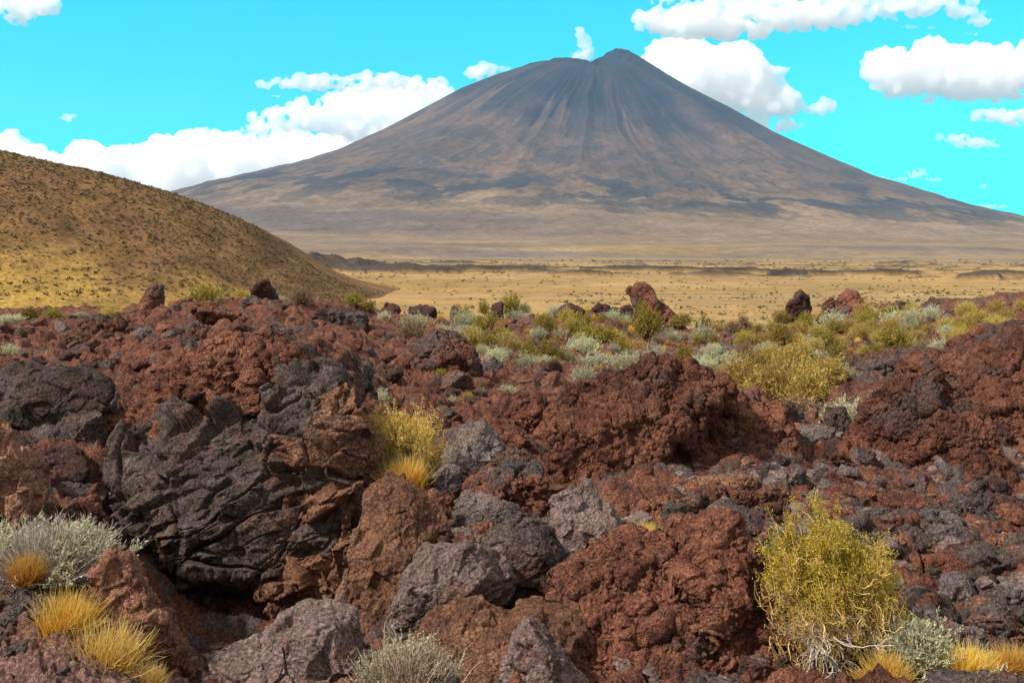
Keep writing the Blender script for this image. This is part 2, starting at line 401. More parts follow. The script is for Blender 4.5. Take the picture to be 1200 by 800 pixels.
# ------------------------------------------------------------------ base terrain of the lava field
CTRL = [  # (px, py, d)
    # bottom rows
    (-120, 790, 4.6), (20, 790, 4.5), (90, 770, 4.6), (190, 790, 5.6), (330, 800, 5.6), (480, 800, 5.4), (640, 800, 5.3), (830, 800, 5.4), (1000, 800, 5.1), (1150, 800, 5.0), (1320, 790, 5.0),
    (20, 700, 5.1), (90, 690, 5.4), (190, 740, 6.9), (330, 740, 7.3), (440, 745, 6.6), (540, 745, 6.2), (640, 725, 6.3), (800, 700, 6.2), (1000, 750, 5.7), (1120, 740, 5.9), (1200, 740, 6.0), (1330, 730, 6.0),
    (20, 620, 6.4), (120, 640, 7.2), (230, 660, 8.2), (440, 620, 8.0), (540, 640, 7.1), (600, 655, 6.9), (720, 645, 7.0), (800, 640, 7.3), (900, 620, 7.7), (1000, 640, 7.1), (1100, 660, 6.9), (1200, 660, 7.0), (1340, 650, 7.0),
    (-100, 560, 7.6), (60, 570, 8.0), (470, 575, 8.6), (560, 590, 8.2), (670, 590, 8.6), (800, 590, 8.4), (900, 575, 9.0), (1000, 570, 9.4), (1100, 590, 9.0), (1200, 590, 9.2), (1340, 590, 9.2),
    (-100, 470, 10.5), (40, 480, 10.2), (200, 440, 10.6), (330, 440, 10.8), (440, 500, 10.6), (500, 510, 11.0), (590, 510, 11.2), (720, 520, 11.4), (870, 520, 11.5), (960, 510, 12.2), (1070, 520, 12.0), (1200, 510, 13.0),
    (-100, 405, 15), (40, 400, 14.5), (150, 405, 14.0), (280, 400, 14.0), (400, 430, 14.0), (470, 455, 14.0), (560, 465, 15.5), (650, 448, 17.5), (760, 445, 17.5), (880, 470, 16.0), (960, 470, 16.0), (1090, 450, 16.0), (1200, 420, 17.0),
    (60, 382, 25), (200, 380, 23), (330, 378, 23), (430, 400, 22), (520, 425, 21), (600, 430, 23), (700, 432, 24), (800, 430, 25), (900, 430, 24), (1000, 425, 24), (1090, 415, 26), (1200, 395, 28),
    (-60, 374, 40), (60, 370, 38), (200, 364, 36), (320, 358, 36), (430, 374, 38), (520, 392, 36), (620, 402, 36), (720, 405, 38), (820, 405, 40), (920, 400, 40), (1020, 395, 42), (1120, 382, 44), (1240, 374, 48),
    (0, 370, 55), (120, 366, 55), (240, 357, 50), (330, 352, 50), (430, 365, 55), (520, 377, 58), (620, 374, 62), (720, 375, 66), (820, 388, 62), (920, 383, 64), (1020, 373, 68), (1120, 362, 74), (1240, 358, 78),
]
_c = np.array(CTRL, float); _cp = P(_c[:, 0], _c[:, 1], _c[:, 2])
_far = [(a, 130.0, -27.0) for a in np.linspace(-0.7, 0.7, 9)] + [(a, 200.0, -40.0) for a in np.linspace(-0.7, 0.7, 9)]
_guard = [(a, r, z) for a in (-3.1, -2.4, -1.7, -1.1, 1.1, 1.7, 2.4, 3.1) for r, z in ((2.0, -1.9), (8, -2.3), (30, -3.6), (80, -8), (150, -30))]
_guard += [(a, 1.2, -1.72) for a in (-2, -1, 0, 1, 2)] + [(a, 3.2, -1.85) for a in (-0.6, -0.3, 0, 0.3, 0.6)]
_az = np.concatenate([np.arctan2(_cp[:, 0], _cp[:, 1]), [g[0] for g in _far], [g[0] for g in _guard]])
_rr = np.concatenate([np.hypot(_cp[:, 0], _cp[:, 1]), [g[1] for g in _far], [g[1] for g in _guard]])
_zz = np.concatenate([_cp[:, 2], [g[2] for g in _far], [g[2] for g in _guard]])
_U = np.stack([_az * 2.2, np.log(_rr)], 1)
def _kern(a, b): return np.sqrt(((a[:, None] - b[None]) ** 2).sum(-1) + 0.03)
_A = _kern(_U, _U) - 1e-3 * np.eye(len(_U)); _zs = _zz / np.sqrt(_rr)
_W = np.linalg.solve(np.block([[_A, np.ones((len(_U), 1))], [np.ones((1, len(_U))), np.zeros((1, 1))]]), np.append(_zs, 0))
def _base(xy):
    a = np.arctan2(xy[:, 0], xy[:, 1]); r = np.hypot(xy[:, 0], xy[:, 1]) + 1e-6
    return (_kern(np.stack([a * 2.2, np.log(np.clip(r, 0.8, 220))], 1), _U) @ _W[:-1] + _W[-1]) * np.sqrt(np.clip(r, 0.8, 220))
def base_z(xy): return chunked(_base, xy, n=30000)
def soil_mask(x, y):
    # flat gravelly pocket beside the camera on the left
    return (1 - sstep(0.35, 0.75, np.hypot((x + 2.1) / 1.25, (y - 4.4) / 1.5) * 0.55)) * (y < 7)
def lava_z(x, y, detail=True):
    x = np.asarray(x, float); y = np.asarray(y, float)
    xy = np.stack([x, y], 1); r = np.hypot(x, y)
    z = base_z(xy)
    k = sstep(9, 26, r); far = 1 - 0.8 * sstep(75, 120, r)
    p3 = np.stack([x, y, 0 * x], 1)
    wx = fbm(p3 * 0.8 + 3.1, 2); wy = fbm(p3 * 0.8 + 9.7, 2)
    q = xy + 0.35 * np.stack([wx, wy], 1)
    soil = soil_mask(x, y)
    rough = 1 - 0.85 * soil
    z = z - 0.0052 * np.minimum(r, 75) * k
    z = z + far * k * (0.5 * fbm(p3 * 0.16, 3) + 0.35 * fbm(p3 * 0.5, 2, kind=1))
    c1, w1 = cobble2(q / 0.85 + 4.0); c2, w2 = cobble2(q / 0.36 + 11.0)
    z = z + rough * far * (0.20 * c1 + 0.14 * c2 - 0.13)
    tone = 0.5 + 0.22 * (w1 - 0.5) + 0.35 * (w2 - 0.5)
    if detail:
        c3, w3 = cobble2(q / 0.15 + 23.0); c4, w4 = cobble2(q / 0.065 + 31.0)
        z = z + far * ((0.25 + 0.75 * rough) * 0.10 * c3 + 0.048 * c4 + 0.030 * fbm(p3 * 9, 4, 0.6, kind=1))
        tone = tone + 0.3 * (w3 - 0.5)
    return z, tone
def hit(px, py, lo=3.4, hi=110.0):
    """first point of the lava surface seen through a pixel"""
    d = np.exp(np.linspace(math.log(lo), math.log(hi), 420))
    p = P(px, py, d); z, _ = lava_z(p[:, 0], p[:, 1], False)
    k = np.nonzero(p[:, 2] <= z)[0]
    if len(k) == 0: return None
    q = p[k[0]].copy(); q[2] = z[k[0]]
    return q

# lava field: polar grid, fine in front of the camera
az = np.concatenate([np.linspace(-math.pi, -0.75, 60)[:-1], np.linspace(-0.75, -0.53, 60)[:-1], np.linspace(-0.53, 0.53, 880)[:-1], np.linspace(0.53, 0.75, 60)[:-1], np.linspace(0.75, math.pi, 60)[:-1]])
rr = np.concatenate([np.exp(np.linspace(math.log(0.3), math.log(3.2), 60))[:-1], np.exp(np.linspace(math.log(3.2), math.log(125), 900))])
RR, AZ = np.meshgrid(rr, az, indexing='ij')
gx, gy = (RR * np.sin(AZ)).ravel(), (RR * np.cos(AZ)).ravel()
gz, tone = lava_z(gx, gy)
soil = soil_mask(gx, gy)
# greyer rubble on the slope at lower right, redder crust elsewhere
gpx, gpy = to_px(np.stack([gx, np.maximum(gy, 0.1), gz], 1))
rgrey = np.exp(-((gx - 3.4) / 1.9) ** 2 - ((gy - 7.2) / 2.2) ** 2)
tone = tone + 0.05 * rgrey - 0.14 * (gx < 0) * sstep(9, 14, gy)
field = mk("lava_field_ground", np.stack([gx, gy, gz], 1), grid_faces(len(rr), len(az), True)[:, ::-1], M['ground'], attrs={"tone": tone, "soil": soil})
tag(field, kind='structure')

# ------------------------------------------------------------------ plain
def plain_z(x, y):
    r = np.hypot(x, y)
    z = np.interp(r, [0, 300, 1500, 2600, 4000, 6000, 14000], [-25, -25, -26.5, -24, -10, 0, 0])
    p = np.stack([x, y, 0 * x], 1)
    z = z + sstep(150, 400, r) * 0.7 * fbm(p / 60, 3)
    # old lava lobes lying on the plain
    la = fbm(p * np.array((1 / 260, 1 / 150, 1)) + 5.5, 5, 0.55)
    band = np.exp(-((r - 1150) / 330) ** 2) * (0.35 + 0.65 * sstep(120, -260, x)) + 0.55 * np.exp(-((r - 1500) / 160) ** 2) * sstep(-200, 200, x)
    lobe = sstep(0.40, 0.52, la + 0.50 * band)
    for mx_, my_, wx_, wy_, hh_ in ((-235, 1040, 70, 60, 44), (-180, 1030, 55, 46, 30), (-140, 1000, 55, 40, 22), (-96, 970, 44, 30, 13), (-60, 1080, 90, 34, 9), (-330, 1250, 150, 70, 40), (146, 1060, 70, 26, 6), (237, 980, 48, 24, 7), (262, 900, 30, 14, 5), (330, 900, 40, 14, 4), (372, 780, 22, 8, 4), (-20, 1150, 60, 22, 5), (60, 900, 30, 9, 3), (440, 860, 34, 10, 4)):
        e = np.sqrt(((x - mx_) / wx_) ** 2 + ((y - my_) / wy_) ** 2) + 0.55 * fbm(p / 30 + mx_, 5, 0.6)
        mk_ = sstep(1.02, 0.92, e); z = z + 0.24 * hh_ * sstep(1.0, 0.55, e) * (0.75 + 0.5 * fbm(p / 17 + 3, 4, 0.6)); lobe = np.maximum(lobe, mk_)
    la2 = fbm(p * np.array((1 / 95, 1 / 60, 1)) + 25.5, 5, 0.6)
    l2 = sstep(0.30, 0.36, la2 + 0.16 * np.exp(-((r - 1300) / 500) ** 2)) * sstep(560, 800, r) * (1 - sstep(2600, 3600, r)); lobe = np.maximum(lobe, 0.9 * l2); z = z - 3.0 * l2
    z = z + lobe * (4.5 + 2.5 * fbm(p / 30, 3)) * sstep(500, 800, r)
    return z, lobe * sstep(500, 800, r)
paz = np.concatenate([np.linspace(-math.pi, -0.62, 120)[:-1], np.linspace(-0.62, 0.62, 620)[:-1], np.linspace(0.62, math.pi, 120)[:-1]])
prr = np.concatenate([np.linspace(1, 200, 12)[:-1], np.exp(np.linspace(math.log(200), math.log(680), 110))[:-1], np.linspace(680, 1320, 260)[:-1], np.exp(np.linspace(math.log(1320), math.log(13900), 180))])
RR, AZ = np.meshgrid(prr, paz, indexing='ij')
hx, hy = (RR * np.sin(AZ)).ravel(), (RR * np.cos(AZ)).ravel()
hz, lobe = plain_z(hx, hy)
def plain_col(x, y, lobe):
    hp = np.stack([x, y, 0 * x], 1); hr = np.hypot(x, y)
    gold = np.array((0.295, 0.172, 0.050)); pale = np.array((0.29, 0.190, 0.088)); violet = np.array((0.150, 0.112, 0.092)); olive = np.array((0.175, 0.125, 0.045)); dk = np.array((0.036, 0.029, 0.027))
    t = np.clip(0.5 + 0.9 * fbm(hp * np.array((1 / 300, 1 / 90, 1)), 4), 0, 1)[:, None]
    pc = gold * (1 - t) + pale * t
    t = np.clip(-0.05 + 1.5 * fbm(hp * np.array((1 / 90, 1 / 26, 1)) + 13, 5, 0.6), 0, 0.8)[:, None]
    pc = pc * (1 - t) + olive * t
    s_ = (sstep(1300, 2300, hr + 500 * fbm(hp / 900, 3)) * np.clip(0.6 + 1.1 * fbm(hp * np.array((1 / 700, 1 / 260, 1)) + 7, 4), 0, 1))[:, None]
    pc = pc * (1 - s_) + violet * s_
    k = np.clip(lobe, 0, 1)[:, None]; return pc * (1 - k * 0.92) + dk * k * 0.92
pc = plain_col(hx, hy, lobe)
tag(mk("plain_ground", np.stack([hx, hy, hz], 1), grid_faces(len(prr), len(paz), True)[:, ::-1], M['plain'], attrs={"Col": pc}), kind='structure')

# ------------------------------------------------------------------ hill at the left
HILL_S = np.array([(-700, 60), (-420, 95), (-200, 128), (0, 174), (62, 189), (103, 197), (150, 210), (200, 226), (237, 240), (275, 258), (300, 273), (332, 300), (362, 319), (385, 330), (415, 341), (450, 352), (490, 364)], float)
HD = 480.0
_hs = P(HILL_S[:, 0], HILL_S[:, 1], HD)
def hill_z(x, y):
    crest = HD + 0.10 * (x + 220)
    H = np.interp(x, _hs[:, 0], _hs[:, 2], left=_hs[0, 2], right=-40) + 26
    p = np.stack([x, y, 0 * x], 1)
    half = 150 + 0.9 * np.clip(H, 0, 90)
    t = np.abs(y - crest) / np.where(y < crest, half * 0.92, half * 1.5)
    prof = np.clip(1 - t, 0, None)
    prof = prof - 0.16 * np.sin(np.clip(prof, 0, 1) * math.pi * 2) * 0.5
    prof = 1 - np.sqrt((1 - prof) ** 2 + 0.0009) + 0.03
    z = -27 + np.clip(H, -3, None) * prof
    amp = np.clip(H / 40, 0, 1) * sstep(0, 0.25, prof)
    g = fbm(np.stack([x * 0.022 + 0.012 * (y - crest), y * 0.006, 0 * x], 1), 3, kind=2)
    return z + amp * (3.2 * g * (1 - prof) + 1.2 * fbm(p / 12, 4)), prof
nx_, ny_ = 460, 300
hgx, hgy = np.meshgrid(np.linspace(-420, -20, nx_), np.linspace(270, 760, ny_))
hgx, hgy = hgx.ravel(), hgy.ravel()
hgz, hprof = hill_z(hgx, hgy)
p3 = np.stack([hgx, hgy, 0 * hgx], 1)
brown = np.array((0.172, 0.094, 0.034)); gold2 = np.array((0.290, 0.180, 0.042)); red2 = np.array((0.138, 0.069, 0.036))
t = np.clip(1.25 - 2.4 * hprof + 1.1 * fbm(np.stack([hgx / 45 + 0.4 * (hgy - 400) / 45, hgy / 160, 0 * hgx], 1), 4), 0, 1)[:, None]
u = np.clip(0.4 + 1.2 * fbm(p3 / 25 + 4, 4), 0, 1)[:, None]
hc = (brown * (1 - u) + red2 * u) * (1 - t) + gold2 * t
hill_o = mk("hill", np.stack([hgx, hgy, hgz], 1), grid_faces(ny_, nx_), M['hill'], attrs={"Col": hc})
tag(hill_o, kind='structure')

# ------------------------------------------------------------------ volcano
VD = 9500.0; VPX = 700.0
SIL_L = np.array([(700, 69), (690, 73), (672, 72), (655, 70), (640, 72), (620, 75), (600, 82), (580, 88), (540, 104), (500, 126), (450, 153), (400, 176), (350, 193), (300, 205), (260, 214), (215, 230), (150, 245), (0, 268), (-200, 290)], float)
SIL_R = np.array([(700, 69), (708, 66), (716, 61), (724, 58.5), (733, 60), (742, 65), (760, 75), (800, 99), (850, 126), (900, 156), (950, 181), (1000, 206), (1050, 225), (1100, 241), (1150, 257), (1200, 272), (1300, 286), (1400, 294), (1600, 302)], float)
_c0 = P(VPX, 69, VD); VX = float(_c0[0])
_pl = P(SIL_L[:, 0], SIL_L[:, 1], VD); _pr = P(SIL_R[:, 0], SIL_R[:, 1], VD)
RL, ZL = VX - _pl[:, 0], _pl[:, 2]; RR_, ZR = _pr[:, 0] - VX, _pr[:, 2]
def volcano_z(th, r):
    x = r * np.cos(th)
    w = np.clip(0.5 + 0.62 * np.cos(th), 0, 1); w = w * w * (3 - 2 * w); w = w ** (1 + 7 * (1 - sstep(120, 700, r)))
    zl = np.interp(r, RL, ZL, right=-60); zr = np.interp(r, RR_, ZR, right=-60)
    z = w * zr + (1 - w) * zl
    p = np.stack([r * np.cos(th), r * np.sin(th), 0 * r], 1)
    front = sstep(0.25, -0.2, np.sin(th))
    # breached summit bowl opening to the front
    z = z - front * 150 * np.exp(-((r - 260) / 240) ** 2) * np.exp(-((th + 1.45) / 0.40) ** 2)
    side = 1 - 0.92 * np.abs(np.cos(th)) ** 3
    wob = 0.55 * fbm(p / 1900 + 2, 4)
    win = sstep(250, 1700, r) * (1 - 0.8 * sstep(2300, 4000, r))
    gq = np.stack([th * 4.6 + wob, r / 6500, 0 * r], 1)
    g1 = fbm(gq + 3, 3, 0.55, kind=2); g2 = fbm(np.stack([th * 13 + 2.0 * wob, r / 2600, 0 * r], 1) + 8, 4, 0.6, kind=2)
    z = z + side * win * (85 * (g1 - 0.3) + 14 * (g2 - 0.3))
    # crags along the rim
    z = z + 48 * np.exp(-((r - 330) / 260) ** 2) * fbm(p / 130 + 5, 4, 0.6, kind=2) - 20 * np.exp(-((r - 330) / 260) ** 2)
    # long spur and trough running down to the right of the front
    z = z + win * 80 * np.exp(-((th + 0.98) / 0.085) ** 2) - win * 110 * np.exp(-((th + 0.76) / 0.13) ** 2)
    low = sstep(1700, 2900, r) * (1 - sstep(5200, 6800, r))
    hum = fbm(p / 520 + 1, 6, 0.6)
    z = z + low * 80 * hum * (1 - 0.5 * np.abs(np.cos(th)))
    fl = np.clip(-np.sin(th), 0, 1) * r / VD
    z = np.where(z > 0, z * (1 - 0.95 * fl), z)
    return z, g1, g2, hum
vth = np.concatenate([np.linspace(-math.pi, 0, 1200)[:-1], np.linspace(0, math.pi, 200)[:-1]])
vr = np.concatenate([np.linspace(3, 2400, 300)[:-1], np.linspace(2400, 7600, 260)])
VR, VT = np.meshgrid(vr, vth, indexing='ij')
vrr, vtt = VR.ravel(), VT.ravel()
back = np.where(np.sin(vtt) > 0, 1 - 0.45 * np.sin(vtt), 1.0)       # the far side stays inside the haze box
vz, g1, g2, hum = volcano_z(vtt, vrr)
vx, vy = VX + vrr * np.cos(vtt), VD + vrr * np.sin(vtt) * back
vp = np.stack([vrr * np.cos(vtt), vrr * np.sin(vtt), 0 * vrr], 1)
def C3(*c): return np.array(c)[None]
up = C3(0.015, 0.020, 0.036); rib = C3(0.060, 0.040, 0.043); low = C3(0.108, 0.068, 0.046); tanc = C3(0.235, 0.155, 0.080); flow = C3(0.026, 0.026, 0.033); ochre = C3(0.135, 0.080, 0.052)  # cloud shade on the cone is put into its low upper albedos
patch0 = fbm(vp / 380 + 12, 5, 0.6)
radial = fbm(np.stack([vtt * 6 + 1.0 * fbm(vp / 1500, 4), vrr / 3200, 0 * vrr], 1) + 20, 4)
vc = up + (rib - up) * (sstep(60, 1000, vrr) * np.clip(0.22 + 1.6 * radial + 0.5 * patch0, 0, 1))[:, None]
fan = fbm(np.stack([vtt * 7.5 + 0.35 * fbm(vp / 1100 + 9, 3), vrr / 5200, 0 * vrr], 1) + 90, 3, 0.55)
k = (sstep(0.0, 0.10, fan + 0.12 * patch0 - 0.42 + 0.62 * sstep(500, 2700, vrr)) * 0.85)[:, None]; vc = vc * (1 - k) + C3(0.098, 0.062, 0.050) * k
patch = fbm(vp / 620 + 30, 5, 0.6)
k = (sstep(1250, 2300, vrr + 500 * patch) * 0.85)[:, None]; vc = vc * (1 - k) + (low * (0.75 + 0.5 * np.clip(0.5 + patch, 0, 1)[:, None])) * k
k = (sstep(0.12, 0.35, patch) * sstep(1100, 1900, vrr) * 0.5)[:, None]; vc = vc * (1 - k) + ochre * k
k = (sstep(2900, 4600, vrr + 1300 * patch + 350 * np.cos(vtt)) * 0.95)[:, None]; vc = vc * (1 - k) + tanc * k
dirf = fbm(np.stack([vtt * 9, vrr / 420, 0 * vrr], 1) + 44, 5, 0.6)
k = (sstep(0.06, 0.16, dirf + 0.25 * np.exp(-((vrr - 3600) / 500) ** 2) - 0.13) * np.exp(-((vrr - 3350) / 800) ** 2))[:, None]; vc = vc * (1 - k * 0.85) + flow * k * 0.85
mot = fbm(np.stack([vtt * 14 + 2 * patch0, vrr / 330, 0 * vrr], 1) + 70, 5, 0.65)
k = (sstep(0.0, 0.14, mot) * sstep(1500, 2300, vrr) * (1 - sstep(3600, 4600, vrr)) * 0.6)[:, None]; vc = vc * (1 - k) + C3(0.040, 0.036, 0.040) * k
# darker old lava apron below the tan belt
ap = fbm(np.stack([vp[:, 0] / 1500, vp[:, 1] / 420, 0 * vrr], 1) + 61, 4)
k = (sstep(4150, 4500, vrr + 500 * ap) * (1 - sstep(5600, 6500, vrr + 900 * ap)) * (0.30 + 0.60 * sstep(500, -1500, vp[:, 0])))[:, None]
vc = vc * (1 - k) + np.array((0.110, 0.080, 0.070)) * k
pz_, lb_ = plain_z(vx, vy)
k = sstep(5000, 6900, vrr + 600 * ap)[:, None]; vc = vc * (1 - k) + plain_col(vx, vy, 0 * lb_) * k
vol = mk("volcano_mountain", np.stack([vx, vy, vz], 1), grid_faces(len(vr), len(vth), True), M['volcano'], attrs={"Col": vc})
tag(vol, kind='structure')

# ------------------------------------------------------------------ haze: one closed box of thin air
HB, HT, HZ0 = 14100.0, 1985.0, -70.0
hv = np.array([(sx * HB, sy * HB, z) for z in (HZ0, HT) for sx, sy in ((-1, -1), (1, -1), (1, 1), (-1, 1))])
hf = np.array([(0, 3, 2, 1), (4, 5, 6, 7), (0, 1, 5, 4), (1, 2, 6, 5), (2, 3, 7, 6), (3, 0, 4, 7)])
hm = bpy.data.materials.new("thin_haze"); hm.use_nodes = True
hn, hl = hm.node_tree.nodes, hm.node_tree.links; hn.clear()
ho = hn.new("ShaderNodeOutputMaterial"); pv = hn.new("ShaderNodeVolumePrincipled")
pv.inputs["Color"].default_value = (0.40, 0.70, 1.0, 1); pv.inputs["Density"].default_value = 2.5e-5; pv.inputs["Anisotropy"].default_value = 0.0
hl.new(pv.outputs[0], ho.inputs["Volume"])
tag(mk("haze", hv, hf, hm, smooth=False), kind='stuff')

# ------------------------------------------------------------------ clouds: lumpy white bodies beyond the haze
m = bpy.data.materials.new("cloud_vapour"); m.use_nodes = True
n, l = m.node_tree.nodes, m.node_tree.links; n.clear()
o = n.new("ShaderNodeOutputMaterial"); b = n.new("ShaderNodeVolumeScatter")
b.inputs["Color"].default_value = (0.995, 0.995, 0.995, 1); b.inputs["Density"].default_value = 0.008; b.inputs["Anisotropy"].default_value = 0.2
l.new(b.outputs[0], o.inputs["Volume"])
M['cloud'] = m
def cloud(label, puffs, d=21000.0, seed=0, res=1.5, group=None):
    """puffs: (px, py, rx, ry) ellipses on the photo; each is filled with many overlapping balls of real depth"""
    rs = np.random.RandomState(seed); unit = d / FPX
    sv, sf = ico(2); V, Fc, off = [], [], 0
    for (px, py, rx, ry) in puffs:
        nb = int(8 + 1.1 * (rx + ry))
        for _ in range(nb):
            a = rs.rand() * 6.283; q = math.sqrt(rs.rand())
            w = max(rs.uniform(0.22, 0.5) * min(rx, ry) * (1 - 0.4 * q), min(1.5, 0.6 * ry))
            ex, ey = (rx - w * 0.8) * q * math.cos(a), (ry - w * 0.8) * q * math.sin(a)
            c = P(px + ex, py + ey, d); c[1] += rs.uniform(-0.5, 0.5) * unit * min(rx, 1.6 * ry) * math.sqrt(max(0.05, 1 - q * q))
            V.append(sv * w * unit + c); Fc.append(sf + off); off += len(sv)
    V, Fc = np.concatenate(V), np.concatenate(Fc)
    C0 = V.mean(0)
    ob = mk("cloud_body", (V - C0) / unit, Fc, M['cloud'])
    md = ob.modifiers.new("r", 'REMESH'); md.mode = 'VOXEL'; md.voxel_size = res
    dg = bpy.context.evaluated_depsgraph_get(); dg.update()
    me2 = bpy.data.meshes.new_from_object(ob.evaluated_get(dg))
    me2.calc_loop_triangles()
    v = np.empty(len(me2.vertices) * 3, np.float32); me2.vertices.foreach_get("co", v); v = v.reshape(-1, 3).astype(float)
    f = np.empty(len(me2.loop_triangles) * 3, np.int32); me2.loop_triangles.foreach_get("vertices", f); f = f.reshape(-1, 3)
    bpy.data.objects.remove(ob); bpy.data.meshes.remove(me2)
    if len(puffs) == 1:                                   # keep one body
        lab = np.arange(len(v))
        for _ in range(60):
            mn_ = np.minimum(np.minimum(lab[f[:, 0]], lab[f[:, 1]]), lab[f[:, 2]])
            for c_ in range(3): np.minimum.at(lab, f[:, c_], mn_)
        best = np.bincount(lab).argmax(); kp = lab == best; f = f[kp[f[:, 0]]]; ix = np.cumsum(kp) - 1; v = v[kp]; f = ix[f]
    e_ = np.concatenate([f[:, [0, 1]], f[:, [1, 2]], f[:, [2, 0]]]); e_ = np.concatenate([e_, e_[:, ::-1]])
    cnt = np.bincount(e_[:, 0], minlength=len(v))[:, None]
    for _ in range(5 if res > 1 else 2):
        v = 0.4 * v + 0.6 * np.stack([np.bincount(e_[:, 0], v[e_[:, 1], c_], len(v)) for c_ in range(3)], 1) / cnt
    nn = vnormals(v, f); sz = min(np.ptp(v[:, 0]), np.ptp(v[:, 2])); q = v + seed * 13.7
    am = min(1.0, sz / 40)
    v = v + nn * (am * (3.4 * fbm(q / 18, 4, 0.55, kind=1)))[:, None]
    ob = mk("cloud", v * unit, f, M['cloud']); ob.location = C0
    tag(ob, label, "cloud", group)
    return ob
cloud("small white cloud cut by the picture corner above the brown hill", [(12, 4, 46, 20), (50, 8, 24, 16), (24, 22, 22, 11)], 17500, 1)
cloud("long white cumulus bank low behind the brown hill", [(10, 205, 70, 42), (10, 170, 26, 20), (30, 182, 26, 16), (110, 198, 60, 36), (95, 180, 22, 14), (150, 185, 30, 18), (215, 195, 70, 42), (235, 165, 34, 18), (200, 172, 24, 14), (300, 195, 70, 38), (345, 175, 38, 26), (395, 190, 60, 36), (330, 160, 44, 14), (180, 225, 160, 24), (270, 172, 40, 20)], 24000, 2)
cloud("broad layered cloud running behind the left flank of the volcano", [(335, 138, 52, 15), (400, 128, 70, 22), (455, 122, 74, 28), (505, 112, 34, 22), (440, 150, 66, 24), (370, 146, 40, 14), (310, 152, 34, 12), (480, 138, 50, 26)], 22000, 3)
cloud("thin flat cloud strip floating above the layered cloud", [(330, 98, 34, 11), (370, 97, 42, 14), (440, 96, 40, 15), (490, 98, 40, 13), (405, 103, 46, 9), (325, 113, 10, 4)], 19000, 4)
cloud("small white puff peeking over the shoulder of the volcano", [(562, 86, 22, 12), (582, 80, 16, 6), (568, 78, 14, 8), (590, 80, 14, 5)], 20000, 5)
cloud("upright steam-like puff rising from the crater rim", [(684, 64, 15, 10), (685, 52, 10, 14), (680, 38, 8, 9), (672, 66, 8, 6)], 18000, 6, 1.0)
cloud("wide grey-based cloud along the top edge over the summit", [(790, 26, 56, 22), (850, 26, 80, 26), (930, 18, 90, 22), (1010, 12, 80, 16), (1080, 8, 60, 14), (1130, 14, 30, 10), (1150, 26, 20, 9), (1135, 40, 12, 4), (960, 2, 200, 14)], 17000, 7)
cloud("tall bright cumulus with an arm behind the summit", [(800, 85, 60, 40), (850, 90, 60, 40), (800, 60, 46, 22), (870, 70, 30, 24), (890, 115, 46, 26), (920, 118, 24, 20), (950, 128, 22, 8), (966, 125, 17, 12), (895, 145, 50, 14), (910, 85, 18, 12)], 21000, 8)
cloud("big bright cumulus with a grey hollow above the volcano's right flank", [(1060, 85, 50, 32), (1040, 72, 34, 18), (1095, 65, 36, 24), (1130, 85, 60, 34), (1150, 62, 36, 14), (1190, 80, 50, 36), (1230, 90, 40, 30), (1100, 108, 70, 14), (1170, 112, 60, 12)], 19500, 9)
cloud("ragged cloud tucked beneath the big bright cumulus", [(1160, 135, 24, 11), (1190, 137, 34, 13), (1225, 135, 30, 12), (1143, 140, 9, 4)], 22500, 10)
cloud("oval white cloud hanging over the volcano's right flank", [(1130, 166, 20, 10), (1150, 168, 24, 9), (1118, 162, 14, 7), (1101, 160, 6, 6)], 21500, 11, 1.1)
cloud("low cloud touching the right skyline of the volcano", [(962, 187, 16, 6), (975, 190, 14, 5), (985, 194, 8, 3)], 23500, 12, 0.9)
cloud("small flat-based cloud near the foot of the volcano's right skyline", [(1070, 205, 20, 5), (1075, 201, 12, 5), (1092, 210, 14, 3), (1056, 210, 10, 3)], 23800, 13, 0.9)
cloud("thin wisp resting on the volcano's right skyline", [(1026, 211, 15, 3.5), (1035, 209, 8, 3)], 24000, 14, 0.8)
cloud("tiny puff alone in the open sky above the brown hill", [(79, 138, 10, 6), (86, 136, 5, 3)], 20500, 15, 0.8)
cloud("tiny wisp low in the sky beyond the volcano's right flank", [(1165, 242, 18, 3), (1155, 242, 12, 3)], 24200, 16, 0.8)
cloud("tiny puff close to the lowest wisp", [(1152, 219, 4, 4)], 24200, 23, 0.9)
cloud("small scrap of cloud at the edge of the grey-based cloud", [(1066, 32, 11, 3.5), (1092, 33, 6, 3)], 17200, 18, 0.8)

